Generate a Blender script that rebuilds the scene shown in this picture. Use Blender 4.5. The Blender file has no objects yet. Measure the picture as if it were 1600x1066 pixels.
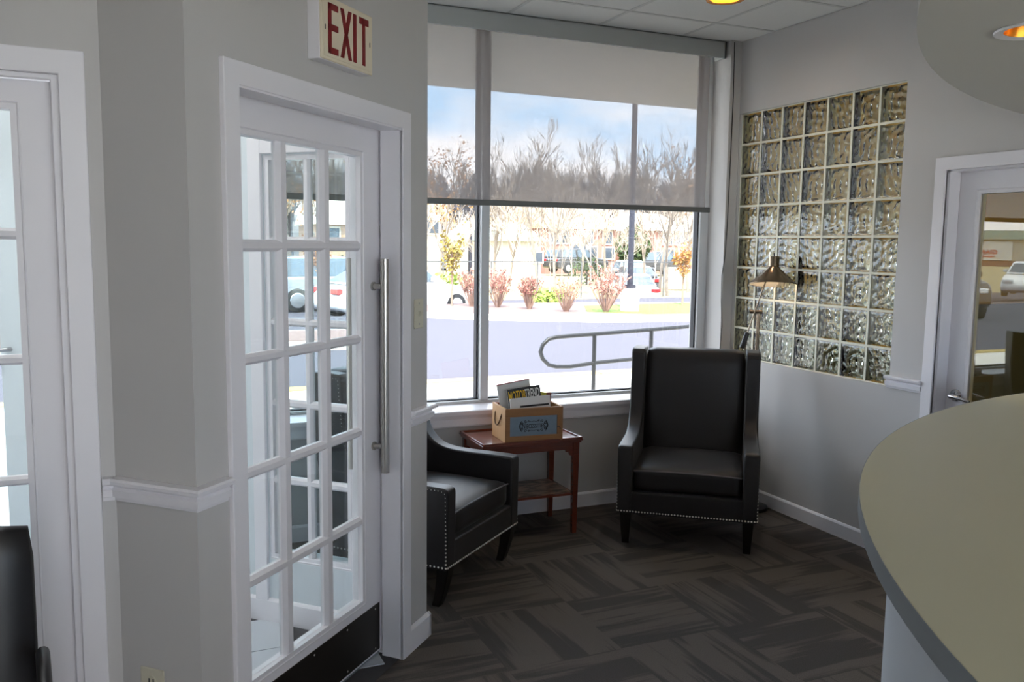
import bpy, bmesh, math, random
from mathutils import Matrix, Vector
R = math.radians
S2 = math.sqrt(2)
C = bpy.context.scene.collection

# ------------------------------------------------------------------ camera
FOC, YAW, PITCH, ROLL, H = 1353.7, 0.41606636, 0.11116912, -0.01281323, 1.69
cam = bpy.data.cameras.new('camera')
cam.sensor_width = 36; cam.lens = FOC * 36 / 1600; cam.clip_start = 0.05; cam.clip_end = 500
camo = bpy.data.objects.new('camera', cam); C.objects.link(camo)
fwd = Vector((math.sin(YAW), math.cos(YAW), 0)); rgt = Vector((math.cos(YAW), -math.sin(YAW), 0)); dwn = Vector((0, 0, -1))
f2 = fwd * math.cos(PITCH) + dwn * math.sin(PITCH); d2 = dwn * math.cos(PITCH) - fwd * math.sin(PITCH)
r3 = rgt * math.cos(ROLL) + d2 * math.sin(ROLL); d3 = d2 * math.cos(ROLL) - rgt * math.sin(ROLL)
m = Matrix((r3, -d3, -f2)).transposed().to_4x4(); m.translation = (0, 0, H)
camo.matrix_world = m
bpy.context.scene.camera = camo

def pt(px, py, Y):
    """world point at depth Y that the photograph shows at a pixel"""
    d = r3 * ((px - 800) / FOC) + d3 * ((py - 533) / FOC) + f2
    return d * (Y / d.y) + Vector((0, 0, H))

# ------------------------------------------------------------------ world, sun, exposure
sc = bpy.context.scene
sc.view_settings.view_transform = 'Standard'; sc.view_settings.look = 'None'
sc.view_settings.exposure = 1.6; sc.view_settings.gamma = 1.0; sc.view_settings.use_curve_mapping = False
sc.cycles.max_bounces = 14; sc.cycles.diffuse_bounces = 5; sc.cycles.glossy_bounces = 5
sc.cycles.transmission_bounces = 10; sc.cycles.transparent_max_bounces = 16
sc.cycles.sample_clamp_indirect = 3.0; sc.cycles.caustics_reflective = False
w = bpy.data.worlds.new('sky'); sc.world = w; w.use_nodes = True
nt = w.node_tree; N = nt.nodes; N.clear(); K = nt.links.new
tc = N.new('ShaderNodeTexCoord'); mp = N.new('ShaderNodeMapping'); mp.inputs['Scale'].default_value = (1.0, 1.0, 2.6)
nz = N.new('ShaderNodeTexNoise'); nz.inputs['Scale'].default_value = 3.2; nz.inputs['Detail'].default_value = 7; nz.inputs['Roughness'].default_value = .55
rp = N.new('ShaderNodeValToRGB'); rp.color_ramp.elements[0].position = .40; rp.color_ramp.elements[1].position = .56
mx = N.new('ShaderNodeMix'); mx.data_type = 'RGBA'
mx.inputs[6].default_value = (.47, .70, 1.0, 1); mx.inputs[7].default_value = (1.03, .99, 1.04, 1)
bg = N.new('ShaderNodeBackground'); bg.inputs['Strength'].default_value = 2.05
ou = N.new('ShaderNodeOutputWorld')
K(tc.outputs['Generated'], mp.inputs['Vector']); K(mp.outputs[0], nz.inputs['Vector']); K(nz.outputs['Fac'], rp.inputs[0])
K(rp.outputs[0], mx.inputs[0]); K(mx.outputs[2], bg.inputs['Color']); K(bg.outputs[0], ou.inputs[0])
sun = bpy.data.lights.new('sun', 'SUN'); sun.energy = 4.6; sun.angle = R(1.0); sun.color = (1, .95, .87)
suno = bpy.data.objects.new('sun', sun); C.objects.link(suno)
suno.rotation_euler = Vector((.2, .48, -.85)).to_track_quat('-Z', 'Y').to_euler()

# ------------------------------------------------------------------ materials
def lin(c):
    return tuple((v / 255 / 12.92) if v / 255 <= .04045 else ((v / 255 + .055) / 1.055) ** 2.4 for v in c) + (1,)

def mat(name, col, rough=.6, metal=0., noise=None, bump=None, spec=.5, coat=0., sheen=0., emit=None, stretch=None, col2=None):
    """principled material; noise=(scale, amount) varies the colour, bump=(scale, strength, distance)"""
    m = bpy.data.materials.new(name); m.use_nodes = True
    n = m.node_tree.nodes; k = m.node_tree.links.new; b = n['Principled BSDF']
    c = col if len(col) == 4 else lin(col)
    b.inputs['Base Color'].default_value = c; b.inputs['Roughness'].default_value = rough
    b.inputs['Metallic'].default_value = metal; b.inputs['Specular IOR Level'].default_value = spec
    b.inputs['Coat Weight'].default_value = coat; b.inputs['Sheen Weight'].default_value = sheen
    if emit:
        b.inputs['Emission Color'].default_value = emit[0] + (1,); b.inputs['Emission Strength'].default_value = emit[1]
    t = n.new('ShaderNodeTexCoord'); src = t.outputs['Object']
    if stretch:
        mpp = n.new('ShaderNodeMapping'); mpp.inputs['Scale'].default_value = stretch; k(src, mpp.inputs[0]); src = mpp.outputs[0]
    if noise:
        z = n.new('ShaderNodeTexNoise'); z.inputs['Scale'].default_value = noise[0]; z.inputs['Detail'].default_value = 5
        x = n.new('ShaderNodeMix'); x.data_type = 'RGBA'; k(src, z.inputs['Vector']); k(z.outputs['Fac'], x.inputs[0])
        if col2:
            x.inputs[6].default_value = lin(col2); x.inputs[7].default_value = c
            rr = n.new('ShaderNodeValToRGB'); rr.color_ramp.elements[0].position = .5 - noise[1]; rr.color_ramp.elements[1].position = .5 + noise[1]
            k(z.outputs['Fac'], rr.inputs[0]); k(rr.outputs[0], x.inputs[0])
        else:
            a = noise[1]
            x.inputs[6].default_value = tuple(v * (1 - a) for v in c[:3]) + (1,); x.inputs[7].default_value = tuple(min(1, v * (1 + a)) for v in c[:3]) + (1,)
        k(x.outputs[2], b.inputs['Base Color'])
    if bump:
        z2 = n.new('ShaderNodeTexNoise'); z2.inputs['Scale'].default_value = bump[0]; z2.inputs['Detail'].default_value = 4
        bp = n.new('ShaderNodeBump'); bp.inputs['Strength'].default_value = bump[1]; bp.inputs['Distance'].default_value = bump[2]
        k(src, z2.inputs['Vector']); k(z2.outputs['Fac'], bp.inputs['Height']); k(bp.outputs[0], b.inputs['Normal'])
    return m

def pane_mat(name, tint=(.96, .98, .97, 1), gloss=1.0):
    m = bpy.data.materials.new(name); m.use_nodes = True
    n = m.node_tree.nodes; k = m.node_tree.links.new; n.clear()
    o = n.new('ShaderNodeOutputMaterial'); t = n.new('ShaderNodeBsdfTransparent'); t.inputs[0].default_value = tint
    g = n.new('ShaderNodeBsdfGlossy'); g.inputs['Roughness'].default_value = 0.0
    f = n.new('ShaderNodeFresnel'); ge = n.new('ShaderNodeNewGeometry'); ir = n.new('ShaderNodeMapRange')   # same reflectance on both faces of the pane
    ir.inputs['To Min'].default_value = 1.5; ir.inputs['To Max'].default_value = 1 / 1.5; k(ge.outputs['Backfacing'], ir.inputs[0]); k(ir.outputs[0], f.inputs['IOR'])
    mu = n.new('ShaderNodeMath'); mu.operation = 'MULTIPLY'; mu.inputs[1].default_value = gloss
    x = n.new('ShaderNodeMixShader')
    k(f.outputs[0], mu.inputs[0]); k(mu.outputs[0], x.inputs[0]); k(t.outputs[0], x.inputs[1]); k(g.outputs[0], x.inputs[2]); k(x.outputs[0], o.inputs[0])
    return m

M = {}
M['wall'] = mat('painted_wall_grey', (196, 193, 191), .62, noise=(1.5, .02), bump=(160, .08, .002))
M['white'] = mat('white_satin_paint', (234, 231, 235), .38, noise=(6, .015), bump=(90, .05, .001))
M['white_wall'] = mat('white_vestibule_paint', (214, 221, 225), .55, noise=(2, .015))
M['ceil'] = mat('ceiling_tile_white', (222, 221, 217), .85, noise=(60, .04), bump=(220, .25, .002))
M['tee'] = mat('ceiling_tee_white', (200, 199, 196), .6, noise=(8, .03))
M['soffit'] = mat('soffit_paint_grey', (206, 203, 197), .6, noise=(2, .02))
M['alu'] = mat('satin_aluminium', (112, 120, 122), .5, .1, noise=(30, .05))
M['alu_white'] = mat('painted_window_frame', (206, 207, 208), .4, noise=(12, .02))
M['gasket'] = mat('black_rubber', (24, 24, 32), .6, noise=(20, .1))
M['steel'] = mat('brushed_steel', (186, 182, 176), .28, 1., noise=(120, .12), stretch=(1, 1, .05))
M['chrome'] = mat('satin_chrome', (190, 190, 192), .18, 1., noise=(40, .06))
M['kick'] = mat('dark_bronze_plate', (46, 42, 38), .42, .5, noise=(9, .18), bump=(14, .05, .002))
M['ivory'] = mat('ivory_plastic', (206, 200, 180), .4, noise=(20, .03))
M['cream'] = mat('cream_plastic_face', (226, 214, 190), .5, noise=(10, .03))
M['red'] = mat('dark_red_print', (128, 14, 20), .5, noise=(30, .05))
M['leather'] = mat('dark_brown_leatherette', (31, 26, 26), .46, noise=(7, .10), bump=(420, .10, .001), sheen=.08, spec=.42)
M['pipe'] = mat('piping_with_highlight', (104, 98, 102), .4, noise=(30, .1))  # lightened so the colour carries the highlight along the cushion edge
M['nail'] = mat('pewter_nailhead', (226, 220, 212), .35, .35, noise=(60, .08))
M['darkwood'] = mat('espresso_leg_wood', (20, 15, 13), .35, noise=(12, .25), stretch=(8, 8, 1))
M['mahog'] = mat('mahogany_wood', (104, 47, 31), .22, noise=(9, .32), stretch=(1.5, 12, 12), coat=.4)
M['burl'] = mat('burl_shelf_wood', (168, 134, 108), .3, noise=(9, .10), col2=(52, 30, 22), stretch=(1.6, 3, 1), coat=.5)
M['pine'] = mat('pine_crate_wood', (196, 152, 104), .6, noise=(8, .16), stretch=(14, 14, 1.2), bump=(30, .1, .002))
M['pine_h'] = mat('pine_crate_wood_front', (150, 104, 62), .55, noise=(8, .25), stretch=(1.2, 14, 14), bump=(30, .1, .002))
M['zinc'] = mat('galvanised_plate', (124, 138, 150), .38, .55, noise=(26, .12))
M['ink'] = mat('black_ink', (22, 24, 27), .6, noise=(40, .2))
M['rope'] = mat('brown_rope', (96, 66, 42), .9, noise=(120, .3))
M['paper'] = mat('white_paper', (226, 224, 222), .55, noise=(12, .02))
M['blackcov'] = mat('black_cover', (26, 24, 24), .35, noise=(30, .3))
M['yellow'] = mat('yellow_print', (232, 184, 22), .45, noise=(20, .04))
M['whiteprint'] = mat('white_print', (226, 224, 220), .45, noise=(20, .03))
M['redcov'] = mat('red_cover_edge', (140, 40, 44), .45, noise=(24, .1))
M['browncov'] = mat('brown_red_cover', (120, 62, 44), .4, noise=(26, .4))
M['lime'] = mat('yellow_green_cover', (176, 168, 56), .45, noise=(26, .4))
M['counter'] = mat('greenish_beige_laminate', (204, 198, 170), .36, noise=(3, .02), bump=(300, .03, .0006))
M['cedge'] = mat('grey_counter_edge', (140, 145, 149), .4, noise=(6, .03))
M['cbase'] = mat('pale_counter_panel', (196, 200, 206), .5, noise=(3, .02))
M['lampsteel'] = mat('brushed_nickel', (150, 132, 112), .26, 1., noise=(70, .12))
M['lampin'] = mat('lamp_white_inside', (240, 226, 206), .5, noise=(10, .02))
M['blackplastic'] = mat('black_plastic', (22, 19, 20), .4, noise=(30, .1))
M['cable'] = mat('dark_cable', (40, 36, 34), .6, noise=(50, .1))
M['tan'] = mat('tan_room_paint', (196, 168, 96), .7, noise=(2, .05))
M['lower_dim'] = mat('added_grey_green_panel', (104, 106, 92), .6, noise=(2, .05))
M['tanfloor'] = mat('tan_room_carpet', (72, 68, 56), .95, noise=(40, .15))
M['grout'] = mat('pale_mortar', (232, 230, 212), .75, noise=(60, .04), bump=(150, .1, .001))
M['tilefloor'] = mat('grey_white_ceramic', (198, 202, 208), .3, noise=(9, .04))
M['darkgrout'] = mat('dark_grout', (70, 68, 70), .9, noise=(60, .1))
M['pane'] = pane_mat('window_glass')
M['pane_door'] = pane_mat('door_glass', (.92, .955, .955, 1))
M['pane_tint'] = pane_mat('office_door_glass', (.90, .92, .84, 1), 2.0)
M['amber'] = mat('amber_reflector', (214, 140, 40), .22, .7, noise=(20, .05))
# brass-lit bulbs: these give off light; ceiling panels and office bulbs are added, unseen
M['bulb'] = mat('lit_warm_bulb', (255, 236, 200), .5, emit=((1, .90, .74), 34.), noise=(5, .01))
M['fill_panel_lobby'] = mat('added_lobby_fill', (250, 250, 250), .6, emit=((1, .96, .95), 4.6), noise=(5, .01))
M['office_fill_bulb'] = mat('added_office_bulb', (255, 236, 200), .5, emit=((1, .80, .45), 27.), noise=(5, .01))
M['bulb_desk'] = mat('lit_lamp_bulb', (255, 236, 200), .5, emit=((1, .78, .52), 9.), noise=(5, .01))
M['bulb_dim'] = mat('lit_amber_bulb', (255, 210, 140), .5, emit=((1, .55, .12), 1.2), noise=(5, .01))
M['fill_panel'] = mat('added_reception_fill', (250, 250, 250), .6, emit=((1, .96, .90), 14.), noise=(5, .01))

# carpet: streaks run along each tile's own Y
def carpet():
    m = bpy.data.materials.new('carpet_streaks'); m.use_nodes = True
    n = m.node_tree.nodes; k = m.node_tree.links.new; b = n['Principled BSDF']
    b.inputs['Roughness'].default_value = .95; b.inputs['Specular IOR Level'].default_value = .12
    t = n.new('ShaderNodeTexCoord'); oi = n.new('ShaderNodeObjectInfo')
    ml = n.new('ShaderNodeMath'); ml.operation = 'MULTIPLY'; ml.inputs[1].default_value = 57.; k(oi.outputs['Random'], ml.inputs[0])
    cb = n.new('ShaderNodeCombineXYZ'); k(ml.outputs[0], cb.inputs[0]); k(ml.outputs[0], cb.inputs[1])
    ad = n.new('ShaderNodeVectorMath'); ad.operation = 'ADD'; k(t.outputs['Object'], ad.inputs[0]); k(cb.outputs[0], ad.inputs[1])
    mp_ = n.new('ShaderNodeMapping'); mp_.inputs['Scale'].default_value = (34, 1.7, 1); k(ad.outputs[0], mp_.inputs[0])
    z = n.new('ShaderNodeTexNoise'); z.inputs['Scale'].default_value = 1.; z.inputs['Detail'].default_value = 5; z.inputs['Roughness'].default_value = .6; k(mp_.outputs[0], z.inputs[0])
    mp2 = n.new('ShaderNodeMapping'); mp2.inputs['Scale'].default_value = (8.5, 1.2, 1); k(ad.outputs[0], mp2.inputs[0])
    z1 = n.new('ShaderNodeTexNoise'); z1.inputs['Scale'].default_value = 1.; z1.inputs['Detail'].default_value = 1; k(mp2.outputs[0], z1.inputs[0])
    av = n.new('ShaderNodeMath'); av.operation = 'MULTIPLY_ADD'; av.inputs[1].default_value = .45; k(z.outputs['Fac'], av.inputs[0])
    hf = n.new('ShaderNodeMath'); hf.operation = 'MULTIPLY'; hf.inputs[1].default_value = .55; k(z1.outputs['Fac'], hf.inputs[0]); k(hf.outputs[0], av.inputs[2])
    r = n.new('ShaderNodeValToRGB'); e = r.color_ramp.elements
    e[0].position = .455; e[0].color = lin((82, 77, 75)); e[1].position = .525; e[1].color = lin((106, 98, 92)); k(av.outputs[0], r.inputs[0])
    mp3 = n.new('ShaderNodeMapping'); mp3.inputs['Scale'].default_value = (400, 250, 1); k(ad.outputs[0], mp3.inputs[0])
    z3 = n.new('ShaderNodeTexNoise'); z3.inputs['Scale'].default_value = 1.; z3.inputs['Detail'].default_value = 2; k(mp3.outputs[0], z3.inputs[0])
    mm = n.new('ShaderNodeMix'); mm.data_type = 'RGBA'; mm.blend_type = 'MULTIPLY'; mm.inputs[0].default_value = .6
    r3_ = n.new('ShaderNodeValToRGB'); r3_.color_ramp.elements[0].position = .35; r3_.color_ramp.elements[1].position = .62; r3_.color_ramp.elements[0].color = (.45, .45, .45, 1); k(z3.outputs['Fac'], r3_.inputs[0])
    k(r.outputs[0], mm.inputs[6]); k(r3_.outputs[0], mm.inputs[7]); k(mm.outputs[2], b.inputs['Base Color'])
    bp = n.new('ShaderNodeBump'); bp.inputs['Strength'].default_value = .5; bp.inputs['Distance'].default_value = .003; k(z3.outputs['Fac'], bp.inputs['Height']); k(bp.outputs[0], b.inputs['Normal'])
    return m
M['carpet'] = carpet()

def blind_mat():
    m = bpy.data.materials.new('sheer_blind_fabric'); m.use_nodes = True
    n = m.node_tree.nodes; k = m.node_tree.links.new; n.clear()
    o = n.new('ShaderNodeOutputMaterial'); t = n.new('ShaderNodeBsdfTransparent')
    d = n.new('ShaderNodeBsdfDiffuse'); d.inputs[0].default_value = lin((152, 147, 146))
    tr = n.new('ShaderNodeBsdfTranslucent'); tr.inputs[0].default_value = lin((164, 157, 156))
    a = n.new('ShaderNodeMixShader'); a.inputs[0].default_value = .35; x = n.new('ShaderNodeMixShader')
    tcx = n.new('ShaderNodeTexCoord'); mpx = n.new('ShaderNodeMapping'); mpx.inputs['Scale'].default_value = (3, 1, 9)
    zz = n.new('ShaderNodeTexNoise'); zz.inputs['Scale'].default_value = 2.; zz.inputs['Detail'].default_value = 3
    mr = n.new('ShaderNodeMapRange'); mr.inputs['To Min'].default_value = .60; mr.inputs['To Max'].default_value = .63
    k(tcx.outputs['Object'], mpx.inputs[0]); k(mpx.outputs[0], zz.inputs[0]); k(zz.outputs['Fac'], mr.inputs[0]); k(mr.outputs[0], x.inputs[0])
    k(d.outputs[0], a.inputs[1]); k(tr.outputs[0], a.inputs[2]); k(t.outputs[0], x.inputs[1]); k(a.outputs[0], x.inputs[2]); k(x.outputs[0], o.inputs[0])
    return m
M['blind'] = blind_mat()
M['val'] = mat('grey_valance', (176, 179, 178), .5, noise=(5, .03))
M['bar'] = mat('grey_blind_bar', (100, 102, 100), .5, noise=(8, .05))

def gblock_mat():
    m = bpy.data.materials.new('glass_block_glass'); m.use_nodes = True
    n = m.node_tree.nodes; k = m.node_tree.links.new; b = n['Principled BSDF']
    b.inputs['Base Color'].default_value = (.91, .955, .86, 1); b.inputs['Roughness'].default_value = .02
    b.inputs['Transmission Weight'].default_value = 1.; b.inputs['IOR'].default_value = 1.6
    b.inputs['Coat Weight'].default_value = 0.0; b.inputs['Coat Roughness'].default_value = .03
    t = n.new('ShaderNodeTexCoord'); z = n.new('ShaderNodeTexNoise'); z.inputs['Scale'].default_value = 34.; z.inputs['Detail'].default_value = 1.5; k(t.outputs['Object'], z.inputs[0])
    bp = n.new('ShaderNodeBump'); bp.inputs['Strength'].default_value = .12; bp.inputs['Distance'].default_value = .01; k(z.outputs['Fac'], bp.inputs['Height']); k(bp.outputs[0], b.inputs['Normal'])
    return m
M['gblock'] = gblock_mat()
# outdoors
M['asphalt'] = mat('pale_asphalt', (72, 70, 80), .9, noise=(2, .06), bump=(60, .2, .01))
M['concrete'] = mat('pale_concrete', (206, 203, 196), .85, noise=(1.2, .05))
M['curbyel'] = mat('faded_yellow_paint', (168, 148, 92), .8, noise=(6, .1))
M['mulch'] = mat('red_brown_mulch', (116, 96, 92), .95, noise=(14, .3))
M['lawn'] = mat('autumn_lawn', (98, 124, 52), .95, noise=(3, .3))
M['dirt'] = mat('leaf_litter_ground', (150, 138, 104), .95, noise=(1, .3))
M['hill'] = mat('wooded_hill_ground', (84, 78, 74), .95, noise=(.8, .35))
M['bark'] = mat('grey_bark', (74, 71, 72), .9, noise=(4, .25))
M['bark3'] = mat('bleached_bark', (190, 176, 162), .9, noise=(4, .2))
M['bark2'] = mat('pale_bark', (142, 130, 118), .9, noise=(4, .25))
M['twig'] = mat('reddish_twig', (150, 122, 108), .9, noise=(6, .25))
M['leafy'] = mat('yellow_green_leaf', (150, 132, 60), .8, noise=(5, .35))
M['leafo'] = mat('orange_leaf', (176, 124, 72), .8, noise=(5, .35))
M['leafr'] = mat('russet_leaf', (176, 122, 110), .8, noise=(5, .35))
M['leafg'] = mat('dark_evergreen_leaf', (70, 86, 52), .85, noise=(5, .3))
M['leafl'] = mat('light_green_leaf', (140, 156, 70), .85, noise=(5, .3))
M['polem'] = mat('dark_bronze_pole', (40, 40, 52), .5, noise=(4, .1))
M['railm'] = mat('grey_rail_paint', (17, 18, 23), .45, noise=(14, .2))
M['brick'] = mat('red_brick_wall', (158, 118, 106), .9, noise=(12, .12))
M['roofo'] = mat('tan_roof_shingle', (168, 136, 108), .9, noise=(6, .15))
M['roofg'] = mat('grey_green_roof', (150, 170, 162), .8, noise=(5, .1))
M['siding'] = mat('white_siding', (196, 190, 178), .8, noise=(3, .04))
M['glassdark'] = mat('dark_house_glass', (70, 78, 88), .15, noise=(5, .1))
M['fence'] = mat('grey_chain_wire', (96, 96, 96), .5, .3, noise=(10, .1))
M['tyre'] = mat('black_tyre', (30, 30, 32), .8, noise=(20, .1))
M['rim'] = mat('alloy_rim', (190, 192, 196), .3, .8, noise=(20, .08))
M['carglass'] = mat('car_window_glass', (86, 98, 108), .08, noise=(4, .1))
M['redlamp'] = mat('red_lamp_lens', (196, 40, 44), .2, noise=(10, .1))
M['whitelamp'] = mat('clear_lamp_lens', (220, 224, 226), .12, noise=(10, .05))
for nm, cc in (('white', (226, 228, 230)), ('silver', (150, 156, 164)), ('red', (170, 36, 44)), ('dark', (60, 60, 62)), ('blue', (120, 132, 150))):
    M['car_' + nm] = mat('car_paint_' + nm, cc, .25, .1, noise=(2, .03), coat=.6)

# ------------------------------------------------------------------ mesh helpers
class MB:
    def __init__(s): s.v = []; s.f = []; s.mi = []; s.cur = 0
    def add(s, vs, fs, T=None):
        o = len(s.v)
        s.v += [tuple(T @ Vector(p)) if T else tuple(p) for p in vs]
        s.f += [tuple(i + o for i in f) for f in fs]; s.mi += [s.cur] * len(fs)
        return s
    def box(s, x0, x1, y0, y1, z0, z1, T=None):
        v = [(x, y, z) for x in (x0, x1) for y in (y0, y1) for z in (z0, z1)]
        return s.add(v, [(0, 1, 3, 2), (4, 6, 7, 5), (0, 4, 5, 1), (2, 3, 7, 6), (0, 2, 6, 4), (1, 5, 7, 3)], T)
    def prism(s, poly, h0, h1, axis='z', T=None):
        """polygon in the plane normal to axis, swept h0..h1"""
        def p3(a, b, h): return (a, b, h) if axis == 'z' else ((h, a, b) if axis == 'x' else (a, h, b))
        n = len(poly); v = [p3(a, b, h0) for a, b in poly] + [p3(a, b, h1) for a, b in poly]
        f = [tuple(range(n - 1, -1, -1)), tuple(range(n, 2 * n))] + [(i, (i + 1) % n, n + (i + 1) % n, n + i) for i in range(n)]
        return s.add(v, f, T)
    def lathe(s, prof, n=24, T=None, cap=True):
        v = []; f = []; k = len(prof)
        for i in range(n):
            a = 2 * math.pi * i / n
            v += [(r * math.cos(a), r * math.sin(a), z) for r, z in prof]
        for i in range(n):
            j = (i + 1) % n
            f += [(i * k + q, j * k + q, j * k + q + 1, i * k + q + 1) for q in range(k - 1)]
        if cap:
            f.append(tuple(i * k for i in range(n - 1, -1, -1))); f.append(tuple(i * k + k - 1 for i in range(n)))
        return s.add(v, f, T)
    def cyl(s, p, q, r, n=12, r2=None):
        p = Vector(p); q = Vector(q); d = q - p
        T = Matrix.Translation(p) @ d.to_track_quat('Z', 'Y').to_matrix().to_4x4()
        return s.lathe([(r, 0), (r if r2 is None else r2, d.length)], n, T)
    def tube(s, pts, r, n=8, closed=False, rr=None):
        pts = [Vector(p) for p in pts]; o = len(s.v); m_ = len(pts); vs = []; fs = []; up = None
        for i, p in enumerate(pts):
            a = pts[i - 1] if (i or closed) else p; b = pts[(i + 1) % m_] if (i < m_ - 1 or closed) else p
            t = (b - a).normalized()
            if up is None: up = t.orthogonal().normalized()
            up = (up - t * up.dot(t)).normalized(); sd = t.cross(up); ra = rr[i] if rr else r
            vs += [p + (up * math.cos(2 * math.pi * k / n) + sd * math.sin(2 * math.pi * k / n)) * ra for k in range(n)]
        for i in range(m_ if closed else m_ - 1):
            j = (i + 1) % m_
            fs += [(i * n + k, i * n + (k + 1) % n, j * n + (k + 1) % n, j * n + k) for k in range(n)]
        if not closed: fs += [tuple(range(n - 1, -1, -1)), tuple((m_ - 1) * n + k for k in range(n))]
        return s.add(vs, fs)
    def build(s, name, m=None, parent=None, smooth=False, bevel=0, seg=2, loc=None, rot=None, sub=0, fix=True):
        me = bpy.data.meshes.new(name); me.from_pydata(s.v, [], s.f)
        for x in (m if isinstance(m, list) else [m]): me.materials.append(M[x] if isinstance(x, str) else x)
        if isinstance(m, list): me.polygons.foreach_set('material_index', s.mi)
        if fix:
            b = bmesh.new(); b.from_mesh(me); bmesh.ops.recalc_face_normals(b, faces=b.faces); b.to_mesh(me); b.free()
        return put(name, me, parent, smooth, bevel, seg, loc, rot, sub)

def put(name, me, parent=None, smooth=False, bevel=0, seg=2, loc=None, rot=None, sub=0):
    o = bpy.data.objects.new(name, me); C.objects.link(o)
    if parent: o.parent = parent
    if loc is not None: o.location = loc
    if rot is not None: o.rotation_euler = rot
    if bevel:
        md = o.modifiers.new('bevel', 'BEVEL'); md.width = bevel; md.segments = seg; md.limit_method = 'ANGLE'; md.angle_limit = R(35)
    if sub:
        md = o.modifiers.new('sub', 'SUBSURF'); md.levels = sub; md.render_levels = sub
    if smooth:
        me.polygons.foreach_set('use_smooth', [True] * len(me.polygons))
        if smooth != 'all':
            try: me.set_sharp_from_angle(angle=R(smooth if smooth is not True else 40))
            except Exception: pass
    return o

def tag(o, label=None, cat=None, group=None, kind=None):
    if label: o['label'] = label
    if cat: o['category'] = cat
    if group: o['group'] = group
    if kind: o['kind'] = kind
    return o
def empty(name, loc=(0, 0, 0), rz=0, **kw):
    o = bpy.data.objects.new(name, None); C.objects.link(o); o.location = loc; o.rotation_euler = (0, 0, rz); o.empty_display_size = .1
    return tag(o, **kw)
def struct(name, label=None, loc=(0, 0, 0), rz=0): return empty(name, loc, rz, label=label, kind='structure')
def sbox(name, m, *b, parent=None, T=None, rot=None, bevel=0):
    o = MB().box(*b, T=T).build(name, m, parent, rot=rot, bevel=bevel)
    if parent is None: o['kind'] = 'structure'
    return o
def copy_tree(o, parent=None):
    c = o.copy(); C.objects.link(c); c.parent = parent
    for ch in list(o.children): copy_tree(ch, c)
    return c
def text_mesh(name, s, size, m, parent, T, extrude=.0006, sx=1., align='CENTER'):
    cu = bpy.data.curves.new(name, 'FONT'); cu.body = s; cu.size = size; cu.extrude = extrude; cu.align_x = align; cu.align_y = 'CENTER'; cu.offset = .012 * size
    cu.resolution_u = 3
    t = bpy.data.objects.new(name, cu); C.objects.link(t); bpy.context.view_layer.update()
    me = bpy.data.meshes.new_from_object(t.evaluated_get(bpy.context.evaluated_depsgraph_get()))
    bpy.data.objects.remove(t); me.transform(T @ Matrix.Diagonal((sx, 1, 1, 1))); me.materials.clear(); me.materials.append(M[m])
    return put(name, me, parent)
A45 = (0, 0, R(45))
def L3(s, t, z): return Vector(((s - t) / S2, (s + t) / S2, z))

# ================================================================== SHELL
XR, YW, ZC = 3.785, 4.835, 3.05
sbox('floor_slab', 'darkgrout', -2.7, 7.6, -3.1, 5.05, -.12, -.004)
ROOF = sbox('ceiling_slab', 'white_wall', -2.8, 7.8, -3.2, 5.14, ZC + .13, 3.4)
# floor > carpet tiles, quarter turned
fl = struct('floor', 'dark grey carpet tiles laid quarter-turned with streaks')
TP = .52
tme = None; ti = 0
for i in range(-10, 4):
    for j in range(-12, 4):
        x = 2.37 + TP * (i + .5); y = 3.0 + TP * (j + .5)
        if x - TP / 2 > XR or x < -2.7 or y < -3.1 or y + TP / 2 > 5.2: continue
        if (y - x) / S2 > 1.95 and (x + y) / S2 < 2.75: continue
        if tme is None:
            o = MB().box(-TP / 2 + .0002, TP / 2 - .0002, -TP / 2 + .0002, TP / 2 - .0002, -.004, 0).build('carpet_tile', 'carpet', fl); tme = o.data
        else: o = put('carpet_tile', tme, fl)
        o.location = (x, y, 0); o.rotation_euler = (0, 0, 0 if (i + j) % 2 == 0 else R(90)); ti += 1
# ceiling > tiles and tee grid
ce = struct('ceiling', 'white suspended ceiling of square tiles')
def holed(poly, cen, r, z0, z1, n=32):
    b = bmesh.new(); lo = [b.verts.new((x, y, z0)) for x, y in poly]
    hv = [b.verts.new((cen[0] + r * math.cos(2 * math.pi * k / n), cen[1] + r * math.sin(2 * math.pi * k / n), z0)) for k in range(n)]
    ed = [b.edges.new((lo[k], lo[(k + 1) % len(lo)])) for k in range(len(lo))] + [b.edges.new((hv[k], hv[(k + 1) % n])) for k in range(n)]
    bmesh.ops.triangle_fill(b, use_beauty=True, edges=ed)
    for ring in (lo, hv):
        up = [b.verts.new((v.co.x, v.co.y, z1)) for v in ring]
        for k in range(len(ring)): b.faces.new((ring[k], ring[(k + 1) % len(ring)], up[(k + 1) % len(ring)], up[k]))
    me = bpy.data.meshes.new('holed'); b.to_mesh(me); b.free(); return me
LAMP = (3.052, 4.062)
CP = .615; g = MB(); cme = None
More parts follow.
